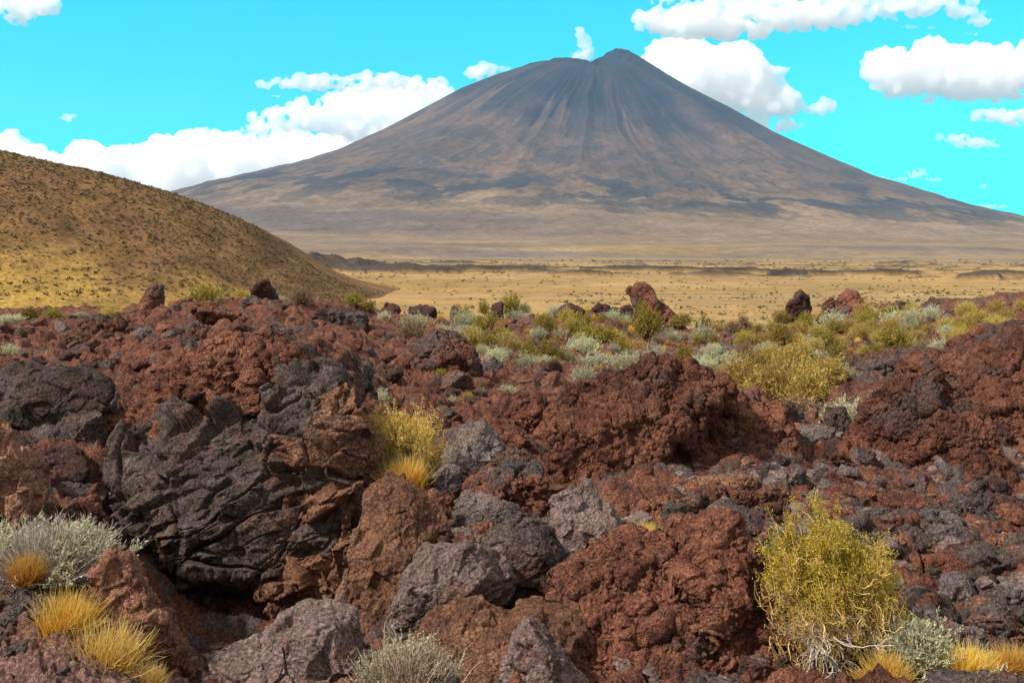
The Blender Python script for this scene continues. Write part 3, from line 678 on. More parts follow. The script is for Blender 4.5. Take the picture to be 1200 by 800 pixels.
# ------------------------------------------------------------------ rocks
def planes_shape(v, rs, npl, p, lo=0.72):
    nrm = rs.normal(size=(npl, 3)); nrm /= np.linalg.norm(nrm, axis=1)[:, None]
    nrm = np.concatenate([nrm, np.eye(3), -np.eye(3)])
    dist = np.concatenate([rs.uniform(lo, 1.0, npl), np.full(6, 1.15)])
    dt = np.clip(v @ nrm.T, 0, None) / dist
    r = ((dt ** p).sum(1)) ** (-1.0 / p)
    q = v * r[:, None]
    mn, mx_ = q.min(0), q.max(0)
    return (q - (mn + mx_) / 2) / ((mx_ - mn) / 2)
def cob3(p):
    f1, f2, c, tl = worley(p)
    return 0.6 * tl + 0.7 * np.sqrt(np.clip(1 - (f1 / 0.8) ** 2, 0, 1)) - 0.55, f2 - f1, RND[c, 3]
def rough_up(v, f, style, S, seed, res):
    """real relief in metres, along the normals"""
    n = vnormals(v, f); off = np.array((seed * 3.7, seed * 1.9, seed * 5.3)) % 97
    q = v + off
    wv = np.stack([fbm(q * 1.6 + 5, 2), fbm(q * 1.6 + 15, 2), fbm(q * 1.6 + 25, 2)], 1)
    if style == 'scoria':
        c1 = min(0.34, 0.7 * S); c0 = 0.6 * S
        f1, f2, c, tl = worley(q / c0 + 0.25 * wv); e = f2 - f1
        v = v + n * (c0 * (0.12 * (RND[c, 3] - 0.5) + 0.24 * tl) * sstep(0, 0.06, e) - 0.035 * c0 * np.exp(-(e / 0.03) ** 2))[:, None]; n = vnormals(v, f)
        d = 0.09 * S * fbm(q * 0.9 / S, 3) + 0.06 * S * fbm(q * 2.2 / S + 3, 3, 0.6, kind=2)
        a, e, r = cob3(q / c1 + 0.4 * wv); d = d + c1 * (0.10 * a + 0.16 * (r - 0.5))
        v = v + n * d[:, None]; n = vnormals(v, f); d = 0
        if res < 0.06:
            a, e, r = cob3(q / 0.14 + 0.6 * wv); d = d + 0.14 * (0.20 * a + 0.24 * (r - 0.5)) + 0.045 * fbm(q * 6, 4, 0.7, kind=2)
        if res < 0.03:
            a, e, r = cob3(q / 0.05 + wv); d = d + 0.055 * (0.34 * a + 0.42 * (r - 0.5))
            d = d + 0.020 * fbm(q * 22, 3, 0.6, kind=1)
        v = v + n * np.asarray(d)[..., None]
    elif style in ('basalt', 'slab'):
        c1 = 0.55 * S
        st = np.array((1, 1, 2.2)) if style == 'slab' else np.array((1.0, 1.0, 1.15))
        ang = seed * 1.7
        Rz = np.array([(math.cos(ang), 0, math.sin(ang)), (0, 1, 0), (-math.sin(ang), 0, math.cos(ang))])
        if style == 'slab': Rz = np.eye(3)
        w = (q @ Rz.T) * st / c1 + 0.25 * wv
        f1, f2, c, tl = worley(w); e = f2 - f1
        d = c1 * (0.12 * (RND[c, 3] - 0.5) + 0.22 * tl) * sstep(0, 0.05, e) - 0.025 * c1 * np.exp(-(e / 0.03) ** 2)
        d = d + 0.05 * S * fbm(q * 1.2 / S, 3) + 0.030 * S * fbm(q * 3.5 / S + 9, 4, 0.6, kind=2)
        f1, f2, c, tl = worley(w * 2.7 + 4); d = d + c1 * (0.03 * (RND[c, 3] - 0.5) + 0.07 * tl) * sstep(0, 0.06, f2 - f1)
        d = d + 0.010 * fbm(q * 16, 4, 0.62, kind=1) * min(1, S / 0.2)
        v = v + n * d[:, None]
    elif style == 'cliff':
        # shear-broken lava: overlapping slabs dipping down to the left
        a = radians(-30)
        Rm = np.array([(math.cos(a), 0, -math.sin(a)), (0, 1, 0), (math.sin(a), 0, math.cos(a))])
        w = (q @ Rm.T) + 0.10 * wv
        d = 0.14 * fbm(q * 1.3, 3) - 0.05
        f1, f2, c, tl = worley(w * np.array((1.4, 1.4, 2.6))); e = f2 - f1
        d = d + (0.22 * (RND[c, 3] - 0.5) + 0.22 * tl) * sstep(0, 0.05, e) - 0.07 * np.exp(-(e / 0.03) ** 2)
        f1, f2, c, tl = worley(w * np.array((3.3, 3.3, 6.2)) + 7); e = f2 - f1
        d = d + (0.075 * (RND[c, 3] - 0.5) + 0.10 * tl) * sstep(0, 0.05, e) - 0.025 * np.exp(-(e / 0.05) ** 2)
        f1, f2, c, tl = worley(w * np.array((8.5, 8.5, 13.0)) + 17); e = f2 - f1
        d = d + (0.022 * (RND[c, 3] - 0.5) + 0.035 * tl) * sstep(0, 0.08, e)
        v = v + n * d[:, None]; n = vnormals(v, f)
        d = 0.012 * fbm(q * 9, 4, 0.6) + 0.006 * fbm(q * 40, 2, kind=1)
        v = v + n * d[:, None]
    return v
def poly_radius(poly, c, phi):
    """distance from c to the outline in direction phi (outermost crossing)"""
    a = poly - c; b = np.roll(a, -1, 0); e = b - a
    dx, dz = np.cos(phi)[:, None], np.sin(phi)[:, None]
    den = dx * e[None, :, 1] - dz * e[None, :, 0]; den = np.where(np.abs(den) < 1e-9, 1e-9, den)
    t = (a[None, :, 0] * e[None, :, 1] - a[None, :, 1] * e[None, :, 0]) / den
    s_ = (a[None, :, 0] * dz - a[None, :, 1] * dx) / den
    t = np.where((s_ >= -1e-6) & (s_ <= 1 + 1e-6) & (t > 0), t, 0)
    return t.max(1)
def rock_mesh(seed, style, d, outline=None, bbox=None, level=5, thick=0.8, tilt=0.0, p=None, under=0.0, uz=0.0):
    rs = np.random.RandomState(seed)
    sv, sf = ico(level)
    if style == 'scoria': q = planes_shape(sv, rs, 8, p or 30, 0.52)
    else: q = planes_shape(sv, rs, 11, p or 44, 0.55)
    if outline is not None:
        pts = np.array(outline, float); W = P(pts[:, 0], pts[:, 1], d); poly = W[:, [0, 2]]
        nx2 = np.roll(poly, -1, 0); cr = poly[:, 0] * nx2[:, 1] - nx2[:, 0] * poly[:, 1]
        c = ((poly + nx2) * cr[:, None]).sum(0) / (3 * cr.sum())
        phb = np.linspace(-math.pi, math.pi, 181)
        rp = poly_radius(poly, c, phb)
        ph = np.arctan2(q[:, 2], q[:, 0]); rho = np.hypot(q[:, 0], q[:, 2])
        idx = np.clip(((ph + math.pi) / (2 * math.pi) * 120).astype(int), 0, 119)
        rsb = np.zeros(120); np.maximum.at(rsb, idx, rho); ctr = (np.arange(120) + 0.5) / 120 * 2 * math.pi - math.pi
        rsh = np.interp(ph, ctr, rsb, period=2 * math.pi)
        sc_ = np.interp(ph, phb, rp) / np.maximum(rsh, 0.2)
        S = float(np.mean(rp))
        v = np.stack([q[:, 0] * sc_, q[:, 1] * thick * S, q[:, 2] * sc_], 1)
        loc = np.array((c[0], d, c[1]))
    else:
        px, py, w, h = bbox; a = P(px - w / 2, py, d); b_ = P(px + w / 2, py, d); t_ = P(px, py - h / 2, d); o_ = P(px, py + h / 2, d)
        hw, hh = (b_[0] - a[0]) / 2, (t_[2] - o_[2]) / 2; S = (hw + hh) / 2
        v = q * np.array((hw, thick * S, hh)); loc = P(px, py, d)
    v[:, 1] += tilt * np.maximum(v[:, 2], uz) if under else tilt * v[:, 2]
    if under: v[:, 1] += under * np.clip(uz - v[:, 2], 0, None)
    res = S * 1.15 / 2 ** level
    v = rough_up(v + loc, sf, style, S, seed, res) - loc
    return v, sf, loc
ROCKS = []          # centre and size of every placed rock, for labels and shrubs
def rock(name, label, mat, style, d, outline=None, bbox=None, level=5, thick=0.8, tilt=0.0, seed=None, group=None, parent=None, cat="rock", p=None, under=0.0, uz=0.0):
    seed = seed if seed is not None else 100 + len(ROCKS)
    v, f, loc = rock_mesh(seed, style, d, outline, bbox, level, thick, tilt, p, under, uz)
    if parent is not None:
        pl = np.array(parent.location); ob = mk(name, v + loc - pl, f, M[mat], parent)
    else:
        ob = mk(name, v, f, M[mat]); ob.location = loc; tag(ob, label, cat, group)
    ROCKS.append((loc, np.ptp(v, 0)))
    return ob

# the cliff at the left: an outcrop of dark sheared lava with a red clinker cap
cl = empty("lava_outcrop", P(290, 740, 8.2)); tag(cl, "dark broken lava cliff with a red clinker cap and shadowed hollow at its foot", "rock outcrop")
rock("cliff_face", None, 'basalt_dark', 'cliff', 8.05, [(88, 560), (104, 528), (150, 496), (215, 468), (300, 452), (345, 444), (388, 450), (420, 480), (436, 525), (435, 590), (415, 650), (405, 715), (340, 738), (260, 720), (215, 672), (165, 640), (110, 610)], level=7, thick=0.5, tilt=0.42, seed=3, parent=cl, under=0.5, uz=-0.45)
rock("folded_side", None, 'brown', 'cliff', 7.75, [(318, 600), (335, 530), (352, 478), (395, 456), (424, 490), (440, 530), (432, 590), (420, 640), (405, 700), (360, 728), (318, 700)], level=7, thick=0.45, tilt=0.35, seed=8, parent=cl, under=0.3, uz=-0.60)
rock("clinker_cap", None, 'scoria', 'scoria', 9.0, [(150, 470), (190, 432), (240, 408), (300, 396), (352, 400), (396, 424), (425, 462), (400, 475), (330, 470), (262, 482), (240, 520), (190, 510)], level=6, thick=0.9, tilt=0.5, seed=5, parent=cl)
rock("recess_wall", None, 'basalt_dark', 'cliff', 8.0, [(120, 620), (200, 590), (300, 630), (380, 700), (330, 800), (200, 800), (140, 720)], level=6, thick=0.4, tilt=-0.25, seed=14, parent=cl)

R = rock
R("boulder", "ochre-brown rock pillar leaning on the cliff above the pale shrub", 'brown', 'basalt', 7.05, [(392, 750), (402, 690), (415, 640), (421, 590), (445, 565), (475, 575), (505, 592), (523, 620), (516, 650), (492, 690), (470, 718), (440, 752)], level=6, thick=0.6, tilt=0.3, seed=21)
R("boulder", "big dark grey boulder with a rounded crest beside the cliff top", 'basalt_dark', 'basalt', 9.5, [(-60, 520), (-60, 445), (0, 432), (30, 421), (55, 431), (85, 430), (112, 440), (132, 456), (127, 478), (104, 492), (60, 508), (10, 522)], level=6, thick=0.7, tilt=0.3, seed=22)
R("boulder", "orange-tan lichen-spotted rock cut by the picture edge", 'tan', 'basalt', 6.7, [(-60, 480), (0, 497), (30, 522), (50, 550), (55, 588), (42, 606), (-10, 612), (-60, 620)], level=6, thick=0.8, seed=23)
R("boulder", "rusty tan rock ridge dotted with yellow lichen beside the golden tussocks", 'tan', 'basalt', 5.25, [(110, 700), (128, 655), (142, 634), (168, 640), (172, 662), (190, 682), (186, 698), (206, 708), (208, 735), (218, 752), (222, 800), (240, 850), (90, 850), (95, 760)], level=7, thick=0.6, tilt=0.1, seed=24)
R("boulder", "cracked pinkish-grey boulder beside the pale flowering shrub", 'pink', 'basalt', 5.15, [(222, 850), (226, 778), (258, 760), (300, 757), (314, 737), (340, 727), (386, 730), (405, 740), (415, 765), (424, 790), (430, 850)], level=6, thick=0.7, tilt=0.3, seed=25)
R("boulder", "large smooth grey boulder with a pinkish face in the middle of the pile", 'pink', 'basalt', 6.1, [(458, 742), (470, 690), (484, 656), (515, 640), (545, 633), (580, 645), (600, 664), (606, 690), (592, 722), (550, 742), (500, 752)], level=6, thick=0.8, tilt=0.25, seed=26)
R("boulder", "wide brown boulder behind the pale flowering shrub", 'brown', 'basalt', 5.45, [(440, 850), (450, 765), (485, 742), (522, 716), (560, 709), (600, 726), (640, 712), (680, 716), (697, 736), (692, 775), (684, 850)], level=6, thick=0.7, tilt=0.3, seed=27)
R("boulder", "pointed pinkish boulder with a dark shaded face below the brown boulder", 'pink', 'basalt', 4.95, [(576, 850), (588, 782), (604, 742), (622, 730), (645, 758), (668, 786), (692, 803), (704, 850)], level=6, thick=0.8, tilt=0.2, seed=28)
R("boulder", "pale-topped mauve boulder resting against the tall red rock", 'pink', 'basalt', 7.2, [(606, 645), (610, 612), (638, 592), (664, 575), (690, 571), (716, 590), (729, 615), (736, 650), (704, 662), (650, 656)], level=6, thick=0.8, tilt=0.35, seed=29)
R("boulder", "dark overhanging block wedged in front of the mauve boulder", 'basalt_dark', 'basalt', 6.5, [(563, 642), (570, 622), (592, 614), (622, 615), (650, 630), (669, 655), (660, 668), (632, 680), (592, 676), (570, 662)], level=6, thick=0.8, seed=30)
R("boulder", "grey flat-topped boulder under the knobbly red boulder", 'basalt', 'basalt', 7.55, [(529, 628), (533, 590), (546, 580), (576, 577), (600, 585), (611, 596), (606, 617), (582, 632), (550, 636)], level=6, thick=0.9, tilt=0.2, seed=31)
R("boulder", "knobbly red boulder between two smooth grey ones", 'scoria', 'scoria', 8.1, [(551, 585), (554, 556), (580, 546), (600, 534), (626, 539), (641, 570), (646, 592), (632, 608), (600, 604), (570, 595)], level=6, thick=0.9, seed=32)
R("boulder", "steep grey boulder with a blunt peak beyond the golden shrub", 'basalt', 'basalt', 9.2, [(514, 568), (519, 535), (534, 510), (550, 494), (566, 498), (581, 515), (594, 542), (594, 572), (550, 578)], level=6, thick=0.8, tilt=0.3, seed=33)
R("boulder", "small grey slab at the foot of the steep grey boulder", 'basalt', 'basalt', 8.4, [(500, 580), (503, 560), (525, 545), (541, 548), (540, 575), (522, 588)], level=5, thick=0.9, tilt=0.3, seed=34)
R("boulder", "huge knobbly red rock filling the lower middle", 'scoria', 'scoria', 5.75, [(640, 850), (656, 795), (668, 772), (662, 730), (659, 697), (690, 668), (720, 671), (745, 650), (766, 640), (790, 641), (815, 626), (850, 613), (880, 640), (894, 655), (906, 682), (940, 711), (956, 750), (986, 782), (1005, 850)], level=7, thick=0.75, tilt=0.45, seed=35)
R("boulder", "tall red rock with a grey streak down one face", 'scoria', 'scoria', 10.4, [(636, 575), (645, 520), (658, 470), (690, 450), (720, 441), (760, 430), (790, 424), (830, 440), (860, 455), (852, 480), (831, 502), (802, 540), (776, 582), (750, 602), (715, 598), (690, 575), (660, 582)], level=7, thick=0.7, tilt=0.4, seed=36)
R("boulder", "red rock mass with stepped ledges beside the golden thicket", 'scoria', 'scoria', 11.2, [(785, 545), (800, 500), (842, 466), (900, 464), (925, 488), (934, 530), (905, 560), (860, 558), (820, 555)], level=6, thick=0.8, tilt=0.4, seed=37)
R("boulder", "flat reddish-brown slab lying above the rubble", 'brown', 'slab', 8.95, [(778, 594), (785, 570), (820, 561), (870, 558), (905, 575), (916, 592), (860, 603), (812, 606)], level=6, thick=0.9, tilt=0.6, seed=38)
R("boulder", "domed red outcrop above the grey rubble slope", 'scoria', 'scoria', 11.2, [(968, 552), (1000, 510), (1020, 476), (1050, 450), (1082, 433), (1112, 440), (1131, 465), (1146, 490), (1152, 522), (1168, 565), (1130, 585), (1080, 576), (1030, 566)], level=7, thick=0.8, tilt=0.5, seed=39)
R("boulder", "steep red crag rising at the picture edge past the domed outcrop", 'scoria', 'scoria', 13.6, [(1120, 475), (1135, 428), (1165, 408), (1200, 394), (1270, 386), (1270, 580), (1190, 575), (1158, 540), (1138, 500)], level=7, thick=0.8, tilt=0.4, seed=40)
R("boulder", "black angular rock at the edge of the golden thicket", 'basalt_dark', 'basalt', 13.0, [(906, 490), (912, 472), (928, 470), (942, 482), (943, 497), (925, 504)], level=5, thick=0.9, seed=41)
R("boulder", "low red heap in front of the pale cushions", 'scoria', 'scoria', 17.5, [(455, 445), (475, 415), (505, 395), (530, 396), (553, 412), (565, 440), (520, 455)], level=6, thick=0.9, tilt=0.5, seed=42)
R("boulder", "layered brown rock below the low red heap", 'brown', 'slab', 15.5, [(516, 455), (522, 440), (537, 433), (552, 440), (556, 456), (540, 464)], level=5, thick=0.9, seed=43)
R("boulder", "dark maroon block in the gap among the pale cushions", 'scoria_dark', 'basalt', 20.5, [(566, 440), (568, 425), (578, 418), (588, 425), (592, 440), (580, 445)], level=5, thick=0.9, seed=44)
# skyline rocks
R("boulder", "hooded red crag standing up against the golden plain", 'scoria', 'scoria', 62.0, [(738, 338), (748, 333), (760, 335), (766, 345), (769, 352), (785, 363), (793, 376), (810, 389), (822, 402), (738, 404), (734, 390), (745, 370), (740, 352)], level=6, thick=0.5, seed=45)
R("boulder", "dark pointed crag against the plain beside the red pair", 'scoria_dark', 'scoria', 62.0, [(915, 378), (920, 358), (930, 350), (936, 341), (944, 350), (950, 361), (949, 380)], level=5, thick=0.7, seed=46)
R("boulder", "taller round red boulder of the pair against the plain", 'scoria', 'scoria', 60.0, [(978, 385), (980, 360), (986, 344), (998, 339), (1010, 345), (1016, 360), (1015, 384)], level=5, thick=0.8, seed=47)
R("boulder", "lower red boulder of the pair against the plain", 'scoria', 'scoria', 61.0, [(960, 380), (963, 354), (972, 348), (982, 355), (985, 380)], level=5, thick=0.8, seed=48)
R("boulder", "round dark red boulder alone on the crest before the hill", 'scoria', 'scoria', 46.0, bbox=(178, 350, 29, 32), level=5, thick=0.9, seed=49)
R("boulder", "peaked maroon boulder on the crest beside the dry shrub", 'scoria_dark', 'scoria', 44.0, [(296, 356), (298, 340), (305, 330), (314, 329), (322, 340), (326, 356)], level=5, thick=0.9, seed=50)
R("boulder", "low red stone on the crest near the round boulder", 'scoria', 'scoria', 45.0, bbox=(216, 356, 19, 13), level=4, thick=0.9, seed=51)
R("boulder", "small blocky red boulder on the crest by the pale shrub", 'scoria_dark', 'scoria', 54.0, bbox=(457, 366, 25, 22), level=4, thick=0.9, seed=52)
R("boulder", "twin-humped dark red boulder on the crest past the pale shrub", 'scoria_dark', 'scoria', 55.0, bbox=(495, 368, 31, 20), level=4, thick=0.9, seed=53)
R("boulder", "little dark boulder between two olive shrubs on the crest", 'scoria_dark', 'scoria', 58.0, bbox=(582, 365, 13, 22), level=4, thick=0.9, seed=54)
R("boulder", "narrow dark rock leaning in the olive shrubs", 'basalt_dark', 'basalt', 57.0, bbox=(533, 368, 12, 20), level=4, thick=0.9, seed=55)
R("boulder", "black knobbly rock heap before the hooded crag", 'scoria_dark', 'scoria', 60.0, [(690, 384), (692, 364), (700, 354), (712, 360), (728, 362), (738, 356), (742, 370), (738, 386)], level=5, thick=0.7, seed=56)
R("boulder", "black rubble mound under the bright yellow cushion", 'scoria_dark', 'scoria', 58.0, [(650, 392), (652, 366), (664, 356), (682, 362), (692, 376), (700, 394)], level=5, thick=0.7, seed=57)
R("boulder", "sloping red rock flank below the hooded crag", 'scoria', 'scoria', 52.0, [(690, 398), (697, 378), (712, 374), (730, 384), (745, 398), (725, 410)], level=5, thick=0.7, tilt=0.4, seed=58)
R("boulder", "long low red ridge at the edge of the plain", 'scoria_dark', 'scoria', 72.0, [(1066, 380), (1072, 362), (1092, 352), (1120, 351), (1142, 354), (1150, 366), (1140, 380)], level=5, thick=0.6, seed=59)
R("boulder", "dark blocky rock past the long low ridge", 'scoria_dark', 'scoria', 70.0, bbox=(1152, 364, 22, 26), level=4, thick=0.8, seed=60)
R("boulder", "dark rock at the picture edge on the skyline", 'scoria_dark', 'scoria', 66.0, bbox=(1196, 358, 26, 24), level=4, thick=0.8, seed=61)
R("boulder", "small dark rock before the long low ridge", 'scoria_dark', 'scoria', 66.0, bbox=(1056, 362, 20, 16), level=4, thick=0.8, seed=62)
R("boulder", "small red rock between the red pair and the ridge", 'scoria', 'scoria', 66.0, bbox=(1037, 365, 18, 18), level=4, thick=0.8, seed=63)
R("boulder", "flat red slab on the edge past the hooded crag", 'scoria', 'slab', 62.0, bbox=(863, 384, 16, 12), level=4, thick=0.9, seed=64)

# medium boulders of the pile and the rubble slope, set on the ground where the photo shows them
MED = [  # px, py(centre), w, h, material, style, label
    (1160, 733, 54, 58, 'scoria', 'basalt', "squarish rust-red block low on the rubble slope"),
    (1090, 722, 58, 44, 'basalt_dark', 'basalt', "dark grey block just above the rounded silver shrub"),
    (1128, 705, 44, 48, 'basalt', 'basalt', "leaning grey block touching the squarish red block"),
    (1152, 664, 54, 50, 'basalt_dark', 'basalt', "pyramid-shaped dark rock in the rubble slope"),
    (1118, 752, 66, 40, 'pink', 'basalt', "pale grey rounded rock behind the orange tussock"),
    (1180, 684, 48, 34, 'basalt', 'basalt', "flat grey rock above the squarish red block"),
    (1100, 668, 40, 34, 'scoria', 'basalt', "brownish block above the dark grey block"),
    (1110, 636, 56, 38, 'basalt', 'basalt', "broad grey-brown rock in the middle of the rubble slope"),
    (1168, 604, 66, 30, 'scoria_dark', 'scoria', "dark overhanging ledge below the steep red crag"),
    (1066, 700, 34, 34, 'scoria_dark', 'basalt', "maroon stone touching the big yellow-green shrub"),
    (1190, 730, 44, 50, 'basalt_dark', 'basalt', "dark rock at the picture edge beside the red block"),
    (905, 590, 30, 30, 'brown', 'scoria', "round brown cobble under the grey stone pair"),
    (912, 568, 28, 30, 'basalt', 'basalt', "blue-grey stone above the round brown cobble"),
    (934, 566, 32, 40, 'basalt', 'basalt', "upright grey stone beside the blue-grey one"),
    (968, 556, 28, 22, 'basalt', 'basalt', "small grey stone under the domed red outcrop"),
    (872, 622, 46, 48, 'scoria_dark', 'basalt', "upright maroon stone with a deep gap beside it"),
    (836, 608, 44, 36, 'basalt', 'basalt', "grey stone behind the tiny green plant"),
    (796, 612, 34, 40, 'basalt_dark', 'basalt', "dark leaning stone under the flat reddish slab"),
    (900, 640, 52, 50, 'basalt', 'basalt', "grey-brown boulder behind the big yellow-green shrub"),
    (618, 700, 44, 46, 'basalt', 'basalt', "grey stone wedged below the dark overhanging block"),
    (640, 688, 26, 40, 'basalt_dark', 'basalt', "narrow dark stone beside the huge red rock"),
    (700, 660, 70, 34, 'basalt', 'basalt', "flat grey rock at the foot of the mauve boulder"),
    (742, 622, 40, 32, 'pink', 'basalt', "small mauve stone behind the little golden tussock"),
    (770, 600, 44, 34, 'scoria', 'scoria', "red lump at the foot of the tall red rock"),
    (545, 630, 40, 20, 'pink', 'basalt', "pale flat stone lying on the large smooth boulder"),
    (580, 632, 30, 26, 'basalt', 'basalt', "twisted grey lump above the large smooth boulder"),
    (92, 505, 54, 40, 'basalt_dark', 'basalt', "dark cracked block under the rounded crest boulder"),
    (70, 552, 70, 46, 'scoria_dark', 'basalt', "maroon broken rock beside the orange-tan rock"),
    (30, 530, 60, 34, 'basalt_dark', 'basalt', "dark slab above the orange-tan rock"),
    (112, 480, 36, 34, 'basalt', 'basalt', "grey chip leaning on the cliff top"),
    (90, 582, 60, 30, 'basalt_dark', 'basalt', "dark flat stone above the dry grey shrub"),
    (505, 545, 26, 22, 'basalt_dark', 'basalt', "small dark stone beside the orange tussocks"),
    (520, 600, 30, 30, 'scoria', 'scoria', "small red stone beside the flat-topped boulder"),
    (500, 570, 30, 22, 'brown', 'basalt', "brown flake above the ochre pillar"),
    (650, 508, 40, 60, 'scoria', 'scoria', "lumpy red rock joined to the tall red rock"),
    (610, 490, 60, 44, 'scoria', 'scoria', "crumbly red mound beyond the steep grey boulder"),
    (450, 590, 40, 30, 'basalt', 'basalt', "grey stone beneath the orange tussocks"),
    (20, 690, 50, 36, 'tan', 'basalt', "rusty stone under the dry grey shrub"),
    (955, 515, 40, 30, 'basalt', 'basalt', "grey angular stone below the black rock"),
    (985, 500, 30, 40, 'basalt_dark', 'basalt', "dark upright stone beside the pale green shrub"),
    (255, 372, 60, 24, 'scoria', 'scoria', "red clinker hump below the crest"),
    (115, 385, 56, 24, 'scoria', 'scoria', "rough red hump under the round crest boulder"),
    (400, 375, 50, 22, 'scoria_dark', 'scoria', "dark clinker hump below the dry crest shrub"),
    (1030, 430, 60, 26, 'scoria_dark', 'scoria', "dark red hump behind the domed outcrop"),
    (1090, 425, 60, 24, 'scoria', 'scoria', "red clinker hump behind the yellow shrub"),
]
for (px, py, w, h, mat, st, lab) in MED:
    q = hit(px, py + 0.34 * h)
    R("boulder", lab, mat, st, float(q[1]) + 0.12, bbox=(px, py, w * 1.12, h * 1.15), level=5, thick=0.95, seed=300 + len(ROCKS))

# loose stones: 300 that show largest as stones of their own, the small rest as one body of rubble
protos = []
for k in range(14):
    st = 'basalt' if k % 3 else 'scoria'
    rs = np.random.RandomState(900 + k); lv = 4
    sv, sf = ico(lv); q = planes_shape(sv, rs, 9, 40 if st == 'basalt' else 12, 0.5) * np.array((1.0, rs.uniform(0.65, 0.95), rs.uniform(0.55, 0.85)))
    v = rough_up(q * 0.22, sf, st, 0.2, 900 + k, 0.02) / 0.22
    protos.append((v, sf))
rs = np.random.RandomState(77)
def scatter(npts, boxes):
    pts = []
    for (x0, x1, y0, y1, cnt) in boxes:
        for _ in range(cnt):
            pts.append((rs.uniform(x0, x1), rs.uniform(y0, y1)))
    return pts
spots = scatter(0, [(860, 1200, 540, 600, 120), (880, 1200, 600, 770, 230), (600, 860, 560, 700, 70), (480, 640, 540, 700, 60), (0, 420, 360, 440, 230), (380, 650, 440, 540, 110), (900, 1200, 400, 540, 150), (0, 240, 450, 620, 60), (560, 860, 380, 450, 120), (860, 1200, 360, 400, 90), (0, 140, 700, 800, 60)])
stones = []
for (px, py) in spots:
    q = hit(px, py)
    if q is None or q[1] > 70: continue
    zone_small = px < 150 and py > 690
    size = 0.035 * rs.uniform(0.5, 1.6) if zone_small else (0.05 + 0.12 * rs.rand() ** 2.4) * (0.62 + 0.03 * min(q[1], 20))
    stones.append((size / q[1], size, q, px, py))
stones.sort(key=lambda t_: -t_[0])
base_st = {}
def stone_zone(px, py):
    if px > 850 and py > 520: return "rubble slope beside the big yellow-green shrub"
    if px < 430 and py < 450: return "red clinker slope below the crest"
    if py > 690 and px < 160: return "gravel pocket by the golden tussocks"
    if py < 450: return "scrubby flat below the crags"
    return "boulder pile in the middle of the lava"
for k, (a, size, q, px, py) in enumerate(stones[:295]):
    greyish = rs.rand() < (0.42 if (px > 850 and py > 520) else 0.12)
    kind = ('basalt', 'basalt_dark')[rs.randint(2)] if greyish else ('scoria', 'scoria', 'scoria_dark', 'brown')[rs.randint(4)]
    pi = rs.randint(len(protos)); key = (pi, kind)
    if key not in base_st:
        ob = mk("loose_stone", protos[pi][0], protos[pi][1], M[kind]); base_st[key] = ob
    else:
        ob = base_st[key].copy(); COL.objects.link(ob)
    ob.location = q + np.array((0, 0, size * 0.25)); ob.scale = (size,) * 3
    ob.rotation_euler = (rs.uniform(-0.6, 0.6), rs.uniform(-0.6, 0.6), rs.uniform(0, 6.28))
    cw = {"basalt": "grey", "basalt_dark": "dark grey", "scoria": "rust-red", "scoria_dark": "maroon", "brown": "brown"}[kind]
    zn = stone_zone(px, py)
    tag(ob, f"loose {cw} stone lying on the {zn}", "stone", f"{cw} stones of the {zn}")
# remaining rubble as one body
small = [(protos[i][0][:162] if False else None) for i in range(0)]
lowp = []
for k in range(8):
    r2 = np.random.RandomState(1500 + k); sv, sf = ico(2)
    q = planes_shape(sv, r2, 8, 40, 0.5) * np.array((1.0, r2.uniform(0.6, 0.95), r2.uniform(0.5, 0.85)))
    lowp.append(q + 0.12 * np.stack([fbm(q * 2 + 3 * k + 7 * j, 2) for j in range(3)], 1))
def rubble(name, mat, count, region, smin, smax):
    pts = []
    x0, x1, y0, y1 = region
    d = y0 * np.exp(rs.rand(count) * math.log(y1 / y0)); a = rs.uniform(x0, x1, count)
    x, y = a * d, d
    z, _ = lava_z(x, y, False)
    sz = (smin + (smax - smin) * rs.rand(count) ** 3) * (0.5 + 0.05 * np.minimum(d, 30))
    V, Fc, off = [], [], 0
    sf = ico(2)[1]
    for i in range(count):
        q = lowp[rs.randint(8)] * sz[i]; t_ = rs.uniform(0, 6.28); c_, s_ = math.cos(t_), math.sin(t_)
        t2 = rs.uniform(-0.7, 0.7); c2, s2 = math.cos(t2), math.sin(t2)
        qq = np.stack([q[:, 0], q[:, 1] * c2 - q[:, 2] * s2, q[:, 1] * s2 + q[:, 2] * c2], 1)
        V.append(np.stack([qq[:, 0] * c_ - qq[:, 1] * s_ + x[i], qq[:, 0] * s_ + qq[:, 1] * c_ + y[i], qq[:, 2] + z[i] + 0.3 * sz[i]], 1)); Fc.append(sf + off); off += len(q)
    return tag(mk(name, np.concatenate(V), np.concatenate(Fc), M[mat], smooth=False), kind='stuff')
rubble("red_rubble", 'scoria', 2600, (-0.56, 0.56, 5.0, 60), 0.03, 0.16)
rubble("grey_rubble", 'pink', 600, (0.12, 0.56, 5.0, 12), 0.03, 0.13)
rubble("dark_rubble", 'scoria_dark', 1300, (-0.56, 0.56, 5.0, 65), 0.03, 0.15)

rubble("maroon_rubble", 'scoria_dark', 1100, (0.20, 0.56, 5.3, 10), 0.03, 0.10)
rubble("brown_rubble", 'brown', 450, (0.05, 0.56, 5.3, 11), 0.03, 0.10)
